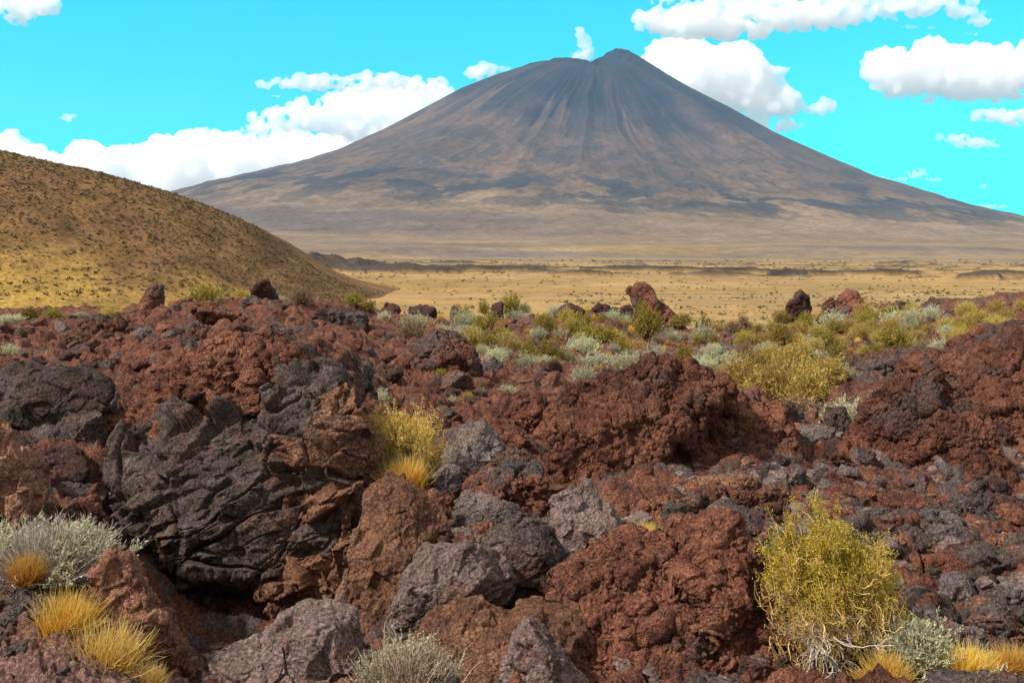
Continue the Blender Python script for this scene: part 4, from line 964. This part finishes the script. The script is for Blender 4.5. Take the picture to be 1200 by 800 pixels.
# ------------------------------------------------------------------ plants
def tubes(L, R0, R1, sides=3):
    """L: (N,k,3) polylines -> tube verts/faces"""
    N, k, _ = L.shape
    T = np.gradient(L, axis=1); T /= np.linalg.norm(T, axis=2)[..., None] + 1e-9
    ref = np.where(np.abs(T[..., 2:3]) > 0.9, np.array((1.0, 0, 0)), np.array((0, 0, 1.0)))
    A = np.cross(T, ref); A /= np.linalg.norm(A, axis=2)[..., None] + 1e-9; B = np.cross(T, A)
    rad = (np.asarray(R0)[:, None] * (1 - np.linspace(0, 1, k))[None] + np.asarray(R1)[:, None] * np.linspace(0, 1, k)[None])[..., None]
    ring = [L + rad * (A * math.cos(2 * math.pi * s / sides) + B * math.sin(2 * math.pi * s / sides)) for s in range(sides)]
    V = np.stack(ring, 2).reshape(-1, 3)
    idx = np.arange(N * k * sides).reshape(N, k, sides)
    F_ = [np.stack([idx[:, :-1, s], idx[:, :-1, (s + 1) % sides], idx[:, 1:, (s + 1) % sides], idx[:, 1:, s]], -1).reshape(-1, 4) for s in range(sides)]
    return V, np.concatenate(F_)
def grow(rs, start, dirn, length, k, wig, upb=0.0):
    N = len(start); L = np.zeros((N, k, 3)); L[:, 0] = start; d = dirn / (np.linalg.norm(dirn, axis=1)[:, None] + 1e-9)
    for i in range(1, k):
        d = d + wig * rs.normal(size=(N, 3)) + np.array((0, 0, upb)); d /= np.linalg.norm(d, axis=1)[:, None] + 1e-9
        L[:, i] = L[:, i - 1] + d * (length / (k - 1))[:, None]
    return L
def branch_from(rs, Lp, N, spread, lo=0.3):
    k = Lp.shape[1]; pi = rs.randint(len(Lp), size=N); ni = rs.randint(int(lo * (k - 1)), k, size=N)
    s = Lp[pi, ni]; d = Lp[pi, np.minimum(ni + 1, k - 1)] - Lp[pi, np.maximum(ni - 1, 0)]
    d /= np.linalg.norm(d, axis=1)[:, None] + 1e-9
    return s, d + spread * rs.normal(size=(N, 3))
def leaves(rs, pts, dirs, n, length, width, spread=0.8, jit=0.0):
    i = rs.randint(len(pts), size=n); c = pts[i] + jit * rs.normal(size=(n, 3)); d = dirs[i] + spread * rs.normal(size=(n, 3)); d /= np.linalg.norm(d, axis=1)[:, None] + 1e-9
    s = np.cross(d, rs.normal(size=(n, 3))); s /= np.linalg.norm(s, axis=1)[:, None] + 1e-9
    ln = (length * rs.uniform(0.6, 1.4, n))[:, None]; wd = (width * rs.uniform(0.7, 1.3, n))[:, None]
    V = np.stack([c, c + d * ln * 0.5 + s * wd, c + d * ln, c + d * ln * 0.5 - s * wd], 1).reshape(-1, 3)
    return V, np.arange(4 * n).reshape(n, 4)
def segs(L, frm=0.4):
    k = L.shape[1]; a = int(frm * (k - 1)); T = np.gradient(L, axis=1); T /= np.linalg.norm(T, axis=2)[..., None] + 1e-9
    return L[:, a:].reshape(-1, 3), T[:, a:].reshape(-1, 3)
def hemi(rs, N, flat=0.0, up=0.15):
    d = rs.normal(size=(N, 3)); d[:, 2] = np.abs(d[:, 2]) * (1 - flat) + up; return d / np.linalg.norm(d, axis=1)[:, None]

def dome_shrub(seed, stems=160, twigs=500, nleaf=2600, leaf=(0.05, 0.012), lmat='leaf_olive', tmat='twig_brown', wig=0.22, flat=0.1, up=0.25, spread=0.7, rad=(0.008, 0.002), core=0.08, top=0.3):
    """unit shrub: radius about 1, height about 1, rooted at the origin"""
    rs = np.random.RandomState(seed)
    d = hemi(rs, stems, flat, up)
    lump = 0.72 + 0.38 * (0.5 + fbm(d * 1.9 + seed * 1.3, 3))
    st = np.stack([core * rs.normal(size=stems), core * rs.normal(size=stems), np.full(stems, -0.03)], 1)
    L = grow(rs, st, d, lump * rs.uniform(0.7, 1.05, stems), 7, wig, 0.03)
    s, dd = branch_from(rs, L, twigs, 0.5, 0.4)
    L2 = grow(rs, s, dd, rs.uniform(0.12, 0.34, twigs), 5, wig * 1.2, 0.05)
    v1, f1 = tubes(L, np.full(stems, rad[0]), np.full(stems, rad[1])); v2, f2 = tubes(L2, np.full(twigs, rad[1] * 1.4), np.full(twigs, rad[1]))
    pts, dr = segs(L2, 0.3); p2, d2 = segs(L, 0.65)
    pts, dr = np.concatenate([pts, p2]), np.concatenate([dr, d2])
    keep = pts[:, 2] > 0.04; pts, dr = pts[keep], dr[keep]
    lv, lf = leaves(rs, pts, dr, nleaf, leaf[0], leaf[1], spread, 0.02)
    return (np.concatenate([v1, v2]), np.concatenate([f1, f2 + len(v1)]), tmat), (lv, lf, lmat)
def plant(name, parts, loc, scale, rz, label, cat, group=None):
    r = empty(name, loc, rz); r.scale = scale if hasattr(scale, "__len__") else (scale,) * 3
    for pn, (v, f, mt, *rest) in parts.items():
        mk(pn, v, f, M[mt], r, smooth=False, attrs=rest[0] if rest else None)
    tag(r, label, cat, group); return r
def tuft_mesh(seed, blades=420, mat='grass', lean=(0, 0, 0), spread=0.75, width=0.011):
    rs = np.random.RandomState(seed); k = 6
    d = hemi(rs, blades, 0.0, 0.0); d[:, :2] *= spread; d[:, 2] += 0.75; d = d + np.array(lean)
    st = np.stack([0.20 * rs.normal(size=blades), 0.20 * rs.normal(size=blades), np.full(blades, -0.03)], 1)
    ln = rs.uniform(0.5, 1.2, blades)
    L = grow(rs, st, d, ln, k, 0.10, -0.05)
    T = np.gradient(L, axis=1); s = np.cross(T, rs.normal(size=(blades, 1, 3))); s /= np.linalg.norm(s, axis=2)[..., None] + 1e-9
    w = width * np.linspace(1, 0.12, k)[None, :, None]
    V = np.stack([L - s * w, L + s * w], 2).reshape(-1, 3); idx = np.arange(blades * k * 2).reshape(blades, k, 2)
    F_ = np.stack([idx[:, :-1, 0], idx[:, :-1, 1], idx[:, 1:, 1], idx[:, 1:, 0]], -1).reshape(-1, 4)
    h = np.repeat(np.tile(np.linspace(0.05, 0.95, k), (blades, 1)).reshape(-1), 2)
    return V, F_, mat, {"hgt": h}

# --- big yellow-green shrub
def big_shrub(name, label, px, py, d, W, H, seed, nst=26, ntw=900, nleaf=9000, lean=0.0, low=0.3, lmat='leaf_yellow', lz=0.0, up=0.2):
    rs = np.random.RandomState(seed); loc = P(px, py, d)
    dirs = hemi(rs, nst, 0.05, up)
    st = np.stack([0.10 * rs.normal(size=nst), 0.10 * rs.normal(size=nst), np.full(nst, -0.05)], 1)
    lump = 0.7 + 0.5 * rs.rand(nst)
    L = grow(rs, st, dirs, lump, 10, 0.20, 0.0)
    s, dd = branch_from(rs, L, ntw // 3, 0.7, low); L2 = grow(rs, s, dd, rs.uniform(0.2, 0.42, ntw // 3), 8, 0.36, 0.05)
    s, dd = branch_from(rs, L2, ntw, 0.8, 0.2); L3 = grow(rs, s, dd, rs.uniform(0.07, 0.19, ntw), 6, 0.55, 0.12)
    sc3 = np.array((W / 2, W / 2 * 0.8, H))
    def S3(L_): q = L_ * sc3; q[..., 0] += lean * q[..., 2]; return q
    L, L2, L3 = S3(L), S3(L2), S3(L3)
    v1, f1 = tubes(L, np.full(nst, 0.008), np.full(nst, 0.003), 4); v2, f2 = tubes(L2, np.full(len(L2), 0.0032), np.full(len(L2), 0.0018)); v3, f3 = tubes(L3, np.full(ntw, 0.0019), np.full(ntw, 0.0010))
    tv = np.concatenate([v1, v2, v3]); tf_ = f1.tolist() if False else None
    pts, dr = segs(L3, 0.3); z = pts[:, 2] / H
    rr_ = np.linalg.norm(pts / sc3, axis=1); keep = (rs.rand(len(pts)) < np.clip((rr_ - 0.35) * 1.6, 0.03, 1) * np.clip((z - lz) * 2.5, 0.02, 1)); pts, dr = pts[keep], dr[keep]
    lv, lf = leaves(rs, pts, dr, nleaf, 0.0125, 0.0034, 0.9, 0.010)
    r = empty(name, loc)
    mk("stem", v1, f1, M['twig_grey'], r, smooth=False)
    mk("twigs", np.concatenate([v2, v3]), np.concatenate([f2, f3 + len(v2)]), M['twig_yellow'], r, smooth=False)
    mk("foliage", lv, lf, M[lmat], r, smooth=False)
    tag(r, label, "shrub"); return r
def px2m(w, d): return w * d / FPX
D1 = 5.35
yb = big_shrub("yellow_shrub", "big yellow-green shrub with curly straw-coloured twigs beside the huge red rock", 988, 762, D1, px2m(160, D1), px2m(142, D1), 5, 100, 7500, 42000, lean=-0.22, low=0.5, lz=0.34, up=0.6)
# bare grey roots and branches sprawling below it
rs = np.random.RandomState(6); nst = 90
st = np.array((-0.13, -0.10, 0.17)) + 0.05 * rs.normal(size=(nst, 3)); dr = np.stack([rs.uniform(-0.6, 0.35, nst), rs.uniform(-0.8, -0.2, nst), rs.uniform(-0.8, -0.1, nst)], 1)
L = grow(rs, st, dr, rs.uniform(0.12, 0.27, nst), 9, 0.30, -0.02)
s, dd = branch_from(rs, L, 240, 0.7, 0.3); L2 = grow(rs, s, dd, rs.uniform(0.06, 0.16, 240), 6, 0.4, -0.02)
v1, f1 = tubes(L, np.full(nst, 0.0048), np.full(nst, 0.0026), 4); v2, f2 = tubes(L2, np.full(240, 0.0024), np.full(240, 0.0014))
mk("dead_branch", np.concatenate([v1, v2]), np.concatenate([f1, np.asarray(f2) + len(v1)]), M['twig_grey'], yb, smooth=False)

# --- silver cushion right, dry shrub left, pale flowering shrub bottom
def cushion(name, label, px, py, d, W, H, seed, dry=0.4, tips='leaf_pale', n=900, leafn=5200, lean=0.0, twig='twig_grey', leaf=(0.030, 0.0042)):
    rs = np.random.RandomState(seed); loc = P(px, py, d); sc3 = np.array((W / 2, W / 2, H))
    dirs = hemi(rs, n, 0.0, 0.12); dirs[:, 0] += lean
    st = np.stack([0.22 * rs.normal(size=n), 0.22 * rs.normal(size=n), np.full(n, -0.04)], 1)
    lump = 0.8 + 0.35 * fbm(dirs * 2.2 + seed, 3)
    L = grow(rs, st, dirs, lump * rs.uniform(0.75, 1.0, n), 7, 0.13, 0.05) * sc3
    s, dd = branch_from(rs, L, n, 0.45, 0.45); L2 = grow(rs, s, dd, rs.uniform(0.05, 0.13, n) * H * 1.6, 5, 0.25, 0.10)
    v1, f1 = tubes(L, np.full(n, 0.0022), np.full(n, 0.0013)); v2, f2 = tubes(L2, np.full(n, 0.0016), np.full(n, 0.0009))
    pts, dr = segs(L2, 0.2); p2, d2 = segs(L, 0.7); pts, dr = np.concatenate([pts, p2]), np.concatenate([dr, d2])
    rad = np.linalg.norm(pts / sc3, axis=1); keep = (rad > 0.55) & (fbm(pts / W * 2.2 + seed, 2) > (dry - 0.5))
    pts, dr = pts[keep], dr[keep]
    lv, lf = leaves(rs, pts, dr, leafn, leaf[0], leaf[1], 0.35, 0.004)
    r = empty(name, loc)
    mk("twigs", np.concatenate([v1, v2]), np.concatenate([f1, f2 + len(v1)]), M[twig], r, smooth=False)
    mk("foliage", lv, lf, M[tips], r, smooth=False)
    tag(r, label, "shrub"); return r
cushion("silver_shrub", "rounded silver-green shrub beside the big yellow-green shrub", 1064, 788, 5.2, px2m(108, 5.2), px2m(82, 5.2), 31, 0.1, n=1300, leafn=11000, leaf=(0.022, 0.0042))
cushion("dry_shrub", "sprawling dry grey shrub with green tips above the golden tussocks", 58, 672, 5.3, px2m(190, 5.3), px2m(88, 5.3), 32, 0.5, n=1500, leafn=5000, twig='twig_grey', leaf=(0.024, 0.004))
cushion("flowering_shrub", "pale straw shrub with yellow bud tips beside the cracked pinkish boulder", 478, 812, 4.75, px2m(132, 4.75), px2m(84, 4.75), 33, 0.2, tips='leaf_pale', n=1700, leafn=6000, twig='twig_straw', leaf=(0.014, 0.0042))

TUFTS = [  # px, base py, d, width px, mat, lean, label
    (30, 682, 5.0, 40, 'grass_orange', (0.2, 0, 0), "orange-brown tussock growing inside the dry grey shrub"),
    (74, 750, 4.85, 66, 'grass', (0.25, 0, 0), "bright golden tussock on the gravel pocket"),
    (122, 796, 4.7, 78, 'grass_pale', (0.3, 0, 0), "pale straw tussock leaning on the lichen-spotted ridge"),
    (170, 815, 4.65, 44, 'grass_pale', (0.1, 0, 0), "small straw tussock half out of the picture below the ridge"),
    (1040, 806, 5.0, 50, 'grass', (-0.1, 0, 0), "golden tussock at the foot of the silver-green shrub"),
    (1008, 815, 5.0, 36, 'grass_orange', (0, 0, 0), "low orange tussock below the bare grey branches"),
    (1133, 800, 5.05, 52, 'grass', (0, 0, 0), "golden tussock with an orange spike under the pale rounded rock"),
    (1139, 778, 5.2, 22, 'grass_orange', (0, 0, 0.3), "slim orange tussock spike behind the golden one"),
    (1188, 792, 5.1, 42, 'grass', (0.1, 0, 0), "golden tussock beside the white dead twigs"),
    (1165, 785, 5.2, 26, 'grass_pale', (-0.1, 0, 0), "faded brown tussock between two golden ones"),
    (757, 640, 6.35, 32, 'grass', (-0.15, 0, 0), "little golden tussock behind the huge red rock"),
    (478, 576, 7.9, 46, 'grass', (-0.1, 0, 0), "golden tussock below the golden shrub"),
    (482, 562, 8.2, 24, 'grass_orange', (0, 0, 0.2), "orange tussock against the base of the golden shrub"),
]
for k, (px, py, d, w, mt, ln, lab) in enumerate(TUFTS):
    v, f, m_, a_ = tuft_mesh(40 + k, 1200, mt, ln, width=0.014)
    o_ = mk("grass_tussock", v, f, M[m_], smooth=False, attrs=a_)
    o_.location = P(px, py, d); s_ = px2m(w, d) / 1.3; o_.scale = (s_, s_, s_ * 1.2)
    tag(o_, lab, "tussock")

# bare bleached twigs
def bare_twigs(label, px, py, d, w, seed, n=26, col='twig_grey', up=0.1):
    rs = np.random.RandomState(seed); s0 = px2m(w, d) / 2
    dr = rs.normal(size=(n, 3)); dr[:, 2] = np.abs(dr[:, 2]) * 0.8 + up
    L = grow(rs, 0.1 * rs.normal(size=(n, 3)), dr, rs.uniform(0.5, 1.1, n), 8, 0.3, 0.0) * s0
    v, f = tubes(L, np.full(n, 0.004), np.full(n, 0.002), 4)
    o_ = mk("dead_twigs", v, f, M[col], smooth=False); o_.location = P(px, py, d); tag(o_, label, "dead twigs")
bare_twigs("white bleached twigs lying beside the golden tussock at the corner", 1172, 796, 4.95, 50, 70, 30)
bare_twigs("thin bleached twigs behind the huge red rock beside the little tussock", 742, 640, 6.3, 50, 71, 16)
bare_twigs("curled white twigs at the crest of the huge red rock", 792, 640, 6.1, 26, 72, 8)
cushion("green_plant", "tiny pale green plant at the crest of the huge red rock", 823, 638, 6.1, px2m(26, 6.1), px2m(26, 6.1), 73, 0.0, n=60, leafn=500, leaf=(0.016, 0.004))
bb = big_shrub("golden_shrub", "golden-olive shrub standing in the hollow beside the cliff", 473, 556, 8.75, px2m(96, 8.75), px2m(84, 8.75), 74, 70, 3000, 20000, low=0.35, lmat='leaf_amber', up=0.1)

# --- scrub on the flat: prototypes copied in place
KINDS = {
    'olive': ("olive_shrub", "olive-green shrub", [dict(seed=201), dict(seed=202, flat=0.0, up=0.4), dict(seed=203, stems=130)], dict(nleaf=2600, leaf=(0.10, 0.022), lmat='leaf_olive')),
    'gold': ("golden_shrub", "golden twiggy shrub", [dict(seed=211), dict(seed=212, up=0.4), dict(seed=213)], dict(nleaf=2400, leaf=(0.09, 0.018), lmat='leaf_gold', tmat='twig_yellow', stems=200, twigs=700)),
    'pale': ("cushion_shrub", "pale grey-green cushion shrub", [dict(seed=221), dict(seed=222), dict(seed=223)], dict(nleaf=3400, leaf=(0.10, 0.020), lmat='leaf_pale', tmat='twig_grey', stems=260, wig=0.1, spread=0.4, core=0.25)),
    'dry': ("withered_shrub", "withered tan shrub", [dict(seed=231), dict(seed=232)], dict(nleaf=1500, leaf=(0.09, 0.016), lmat='leaf_dry', tmat='twig_brown', stems=240, twigs=900)),
    'bright': ("yellow_cushion", "bright yellow cushion shrub", [dict(seed=241)], dict(nleaf=3000, leaf=(0.09, 0.02), lmat='leaf_bright', tmat='twig_yellow', stems=220, core=0.25)),
}
SHR = [  # kind, px, base py, w, h
    ('olive', 543, 382, 30, 22), ('olive', 568, 367, 16, 16), ('olive', 602, 367, 32, 23), ('olive', 575, 394, 44, 24), ('olive', 588, 402, 30, 18), ('olive', 556, 400, 22, 14),
    ('olive', 637, 386, 22, 18), ('olive', 629, 390, 10, 8), ('olive', 674, 394, 26, 22), ('olive', 618, 423, 24, 24), ('olive', 642, 424, 40, 26), ('olive', 649, 434, 20, 15),
    ('pale', 616, 366, 13, 12), ('pale', 605, 378, 22, 13), ('pale', 516, 391, 16, 9), ('pale', 537, 400, 40, 18), ('dry', 570, 399, 18, 12), ('pale', 594, 408, 20, 13), ('dry', 577, 417, 13, 9), ('pale', 590, 422, 20, 9),
    ('pale', 566, 419, 17, 11), ('pale', 556, 438, 20, 22), ('dry', 603, 432, 15, 9), ('dry', 568, 460, 18, 13), ('pale', 593, 464, 22, 9), ('pale', 650, 368, 15, 10), ('pale', 664, 429, 20, 15), ('pale', 660, 437, 24, 10),
    ('pale', 635, 430, 28, 10), ('dry', 636, 400, 28, 11), ('pale', 657, 399, 20, 10), ('pale', 510, 402, 18, 10),
    ('bright', 685, 368, 21, 9), ('olive', 687, 388, 16, 20), ('olive', 706, 404, 40, 24), ('olive', 690, 402, 24, 20), ('olive', 758, 402, 42, 34), ('olive', 753, 372, 24, 20), ('gold', 741, 416, 38, 18), ('olive', 802, 429, 32, 24), ('olive', 759, 428, 18, 12), ('olive', 823, 390, 24, 20), ('olive', 818, 406, 18, 11), ('olive', 836, 406, 14, 12),
    ('pale', 734, 383, 13, 11), ('pale', 687, 415, 26, 18), ('pale', 700, 433, 46, 17), ('pale', 734, 435, 38, 18), ('pale', 738, 419, 16, 9), ('pale', 719, 416, 13, 9), ('pale', 789, 402, 18, 13), ('dry', 803, 402, 18, 10), ('pale', 832, 425, 22, 19), ('pale', 803, 444, 32, 9), ('bright', 728, 440, 16, 7), ('dry', 792, 429, 12, 7), ('pale', 826, 436, 28, 12), ('dry', 770, 408, 20, 11), ('dry', 804, 377, 9, 11),
    ('olive', 917, 378, 24, 15), ('olive', 888, 390, 16, 9), ('olive', 905, 387, 20, 11), ('olive', 942, 390, 22, 18), ('olive', 945, 380, 16, 15), ('gold', 963, 379, 22, 14), ('olive', 975, 390, 22, 15), ('gold', 958, 396, 26, 15), ('olive', 916, 406, 36, 24), ('bright', 872, 410, 24, 17), ('olive', 884, 407, 18, 11), ('olive', 974, 412, 28, 20), ('olive', 980, 426, 36, 20), ('gold', 940, 426, 28, 30), ('gold', 900, 427, 34, 22), ('olive', 830, 404, 24, 15),
    ('pale', 910, 389, 14, 7), ('pale', 898, 414, 22, 11), ('pale', 885, 420, 15, 10), ('pale', 876, 430, 22, 13), ('pale', 838, 419, 16, 9), ('pale', 952, 424, 18, 11), ('pale', 991, 433, 20, 11), ('pale', 988, 448, 26, 13), ('pale', 965, 430, 16, 9),
    ('gold', 1069, 377, 24, 19), ('gold', 1051, 376, 16, 11), ('gold', 1132, 371, 28, 16), ('gold', 1167, 368, 24, 17), ('gold', 1196, 370, 18, 15), ('gold', 1108, 390, 28, 16), ('gold', 1128, 387, 42, 18), ('gold', 1166, 387, 30, 18), ('gold', 1124, 409, 24, 24), ('olive', 1053, 409, 52, 24), ('dry', 1084, 414, 28, 17), ('gold', 1018, 397, 22, 24), ('gold', 1045, 392, 30, 17), ('gold', 1010, 420, 18, 13), ('olive', 1025, 422, 28, 12), ('gold', 986, 410, 22, 16), ('olive', 1030, 380, 42, 15), ('gold', 1110, 456, 38, 28), ('gold', 1085, 394, 14, 9), ('olive', 1012, 388, 14, 10),
    ('pale', 1075, 388, 14, 10), ('dry', 1086, 387, 15, 7), ('pale', 1043, 364, 9, 6), ('pale', 1077, 398, 16, 6), ('pale', 1097, 414, 12, 7), ('pale', 1181, 383, 13, 8), ('pale', 1000, 426, 13, 7), ('pale', 1060, 392, 14, 9),
    ('dry', 354, 359, 36, 22), ('olive', 415, 364, 28, 15), ('olive', 432, 372, 20, 12), ('pale', 366, 414, 19, 15), ('dry', 482, 400, 42, 28), ('pale', 486, 386, 30, 14), ('pale', 450, 376, 15, 9), ('pale', 330, 355, 14, 6),
    ('olive', 242, 357, 40, 26), ('olive', 35, 377, 26, 16), ('olive', 62, 376, 26, 15), ('gold', 130, 374, 36, 12), ('pale', 10, 380, 34, 9), ('pale', 10, 420, 24, 13), ('gold', 283, 347, 24, 9), ('pale', 95, 374, 14, 6), ('dry', 260, 358, 20, 8),
    ('gold', 862, 464, 66, 46), ('gold', 905, 474, 80, 56), ('gold', 945, 470, 66, 48), ('gold', 968, 448, 60, 32), ('dry', 935, 490, 60, 26), ('olive', 885, 440, 40, 26), ('gold', 925, 445, 50, 34),
    ('pale', 990, 500, 48, 30), ('pale', 530, 478, 16, 12), ('gold', 548, 474, 18, 14), ('pale', 562, 470, 14, 10), ('pale', 446, 478, 20, 18), ('dry', 424, 552, 20, 14), ('pale', 668, 440, 20, 8), ('pale', 850, 440, 20, 14),
]
_r5 = np.random.RandomState(5)
for _ in range(110):
    px_, py_ = (_r5.uniform(505, 1000), _r5.uniform(378, 452)) if _r5.rand() < 0.62 else (_r5.uniform(960, 1190), _r5.uniform(374, 415))
    w_ = _r5.uniform(14, 32); SHR.append((('olive', 'pale', 'gold', 'dry', 'pale')[_r5.randint(5)] if px_ < 900 else ('gold', 'olive', 'gold', 'pale')[_r5.randint(4)], px_, py_, w_, w_ * _r5.uniform(0.5, 0.75)))
LAND = [("hooded red crag", 757, 400), ("dark pointed crag", 933, 378), ("red boulder pair", 990, 384), ("long low red ridge", 1108, 378), ("low red heap", 510, 440), ("dark maroon block", 580, 440), ("tall red rock", 760, 440), ("domed red outcrop", 1075, 440), ("round crest boulder", 178, 364), ("peaked maroon boulder", 310, 356), ("steep red crag", 1190, 385), ("black rock heap", 715, 384), ("twin-humped boulder", 495, 378), ("black angular rock", 925, 490), ("blocky crest boulder", 457, 374), ("rounded crest boulder", 50, 430)]
RANK = ["", "second ", "third ", "fourth ", "fifth ", "sixth ", "seventh ", "eighth ", "ninth ", "tenth ", "eleventh ", "twelfth ", "thirteenth ", "fourteenth ", "fifteenth ", "sixteenth ", "seventeenth ", "eighteenth ", "nineteenth ", "twentieth "]
used = {}
def place_words(px, py):
    q = hit(px, py)
    nm, lx, ly = min(LAND, key=lambda t_: (t_[1] - px) ** 2 + (2.2 * (t_[2] - py)) ** 2)
    if abs(py - ly) * 2.0 > abs(px - lx): rel = "behind" if py < ly else "in front of"
    else: rel = "left of" if px < lx else "right of"
    return nm, rel, (lx - px) ** 2 + (ly - py) ** 2
recs = []
for r_ in SHR: recs.append([*r_, *place_words(r_[1], r_[2])])
TF = [(517, 376, 12, 9), (506, 388, 7, 9), (618, 393, 12, 7), (632, 432, 10, 7), (651, 438, 9, 5), (604, 405, 8, 6), (566, 406, 8, 6), (655, 392, 7, 9), (624, 372, 9, 6), (598, 372, 5, 5), (664, 394, 7, 6), (700, 416, 11, 9), (783, 409, 13, 8), (700, 436, 11, 8), (675, 421, 10, 6), (714, 421, 7, 7), (813, 399, 7, 9), (824, 414, 7, 6), (690, 418, 9, 6), (1105, 401, 10, 10), (1150, 387, 6, 5), (1094, 399, 7, 5), (1025, 400, 6, 6), (415, 385, 9, 8), (422, 384, 9, 7), (348, 360, 7, 6), (120, 372, 8, 6), (68, 478, 9, 8), (160, 470, 8, 5), (868, 420, 8, 7), (995, 415, 8, 6)]
for _ in range(34):
    px_ = _r5.uniform(500, 1180); w_ = _r5.uniform(6, 11); TF.append((px_, _r5.uniform(378, 440) if px_ < 980 else _r5.uniform(376, 412), w_, w_ * 0.8))
for t_ in TF: recs.append(['tuft', *t_, *place_words(t_[0], t_[1])])
KN = {k: v[1] for k, v in KINDS.items()}; KN['tuft'] = "orange grass tussock"
groups = {}
for i, r_ in enumerate(recs): groups.setdefault((r_[0], r_[5], r_[6]), []).append(i)
labels = {}
for (kd, nm, rel), ids in groups.items():
    ids.sort(key=lambda i: recs[i][7])
    for k, i in enumerate(ids):
        if len(ids) == 1: labels[i] = f"the only {KN[kd]} close by, {rel} the {nm}" if rel not in ("behind",) else f"the only {KN[kd]} close behind the {nm}"
        else: labels[i] = f"{KN[kd]} {rel} the {nm}, " + (f"{RANK[min(k, 19)]}counting outward" if k else "first one out")
SC = {}
for kd, (nm, words_, variants, common) in KINDS.items():
    SC[kd] = []
    for a in variants:
        kw = dict(common); kw.update(a); SC[kd].append([nm, dome_shrub(**kw), None])
TP = [[None, tuft_mesh(250 + k, 260, 'grass_orange' if k else 'grass', width=0.03), None] for k in range(2)]
rs = np.random.RandomState(123)
for i, r_ in enumerate(recs):
    kd, px, py, w, h = r_[:5]
    q = hit(px, py - 1.5)
    if q is None: q = P(px, py, 60)
    d = float(q[1]); sx, sz = px2m(w, d) / 2 * 1.14, px2m(h, d) * 1.12
    rz = rs.uniform(0, 6.28)
    loc = q - np.array((0, 0, 0.04 * sz))
    if kd == 'tuft':
        t_ = TP[rs.randint(2)]
        if t_[2] is None:
            v, f, m_, a_ = t_[1]; o_ = mk("grass_tussock", v, f, M[m_], smooth=False, attrs=a_); t_[2] = o_
        else:
            o_ = t_[2].copy(); COL.objects.link(o_)
        o_.location = loc; o_.rotation_euler = (0, 0, rz); o_.scale = (sx, sx, sz)
        tag(o_, labels[i], "tussock", "orange tussocks scattered over the lava")
    else:
        vlist = SC[kd]; t_ = vlist[rs.randint(len(vlist))]
        if t_[2] is None:
            (tv, tf_, tm), (lv, lf, lm) = t_[1]
            o_ = empty(t_[0], loc, rz)
            mk("twigs", tv, tf_, M[tm], o_, smooth=False); mk("foliage", lv, lf, M[lm], o_, smooth=False)
            t_[2] = o_
        else:
            o_ = copy_tree(t_[2])
        o_.location = loc; o_.rotation_euler = (0, 0, rz); o_.scale = (sx, sx, sz)
        tag(o_, labels[i], "shrub", f"{KN[kd]}s scattered over the lava")

# --- scrub too many to count: hillside and plain
def clumps(name, mat, pos, size, quads, seed):
    rs = np.random.RandomState(seed); N = len(pos)
    c = rs.normal(size=(N, quads, 3)) * np.array((0.42, 0.42, 0.24)); c[..., 2] = np.abs(c[..., 2]) + 0.05
    s = rs.normal(size=(N, quads, 3)); s /= np.linalg.norm(s, axis=2)[..., None]; t_ = np.cross(s, rs.normal(size=(N, quads, 3))); t_ /= np.linalg.norm(t_, axis=2)[..., None]
    w = 0.24; sz = size[:, None, None]
    Q = np.stack([pos[:, None] + sz * (c + w * (a * s + b_ * t_)) for a, b_ in ((-1, -1), (1, -1), (1, 1), (-1, 1))], 2).reshape(-1, 3)
    o_ = mk(name, Q, np.arange(len(Q)).reshape(-1, 4), M[mat], smooth=False); return tag(o_, kind='stuff')
rs = np.random.RandomState(55)
n_ = 34000; x = rs.uniform(-330, -40, n_); y = rs.uniform(300, 520, n_); z, pf = hill_z(x, y)
dens = np.clip(0.12 + 1.5 * pf + 0.9 * fbm(np.stack([x / 30, y / 60, 0 * x], 1), 3), 0, 1); k = (rs.rand(n_) < dens) & (z > -24.5)
clumps("hillside_scrub", 'scrub', np.stack([x, y, z], 1)[k], (0.28 + 1.0 * rs.rand(k.sum()) ** 3.5), 10, 1)
n_ = 26000; d = 260 * np.exp(rs.rand(n_) * math.log(1900 / 260)); a = rs.uniform(-0.62, 0.62, n_); x, y = a * d, d
zp, lb = plain_z(x, y); dn = fbm(np.stack([x / 70, y / 20, 0 * x], 1) + 3, 4, 0.6) + 0.25 * sstep(0, 160, x) * (d < 600)
k = (rs.rand(n_) < np.clip(-0.02 + 2.6 * dn, 0.012, 1))
clumps("plain_scrub_vegetation", 'plain_scrub', np.stack([x, y, zp], 1)[k], (0.35 + 1.1 * rs.rand(k.sum()) ** 2.5) * np.maximum(1, d[k] / 600), 10, 2)
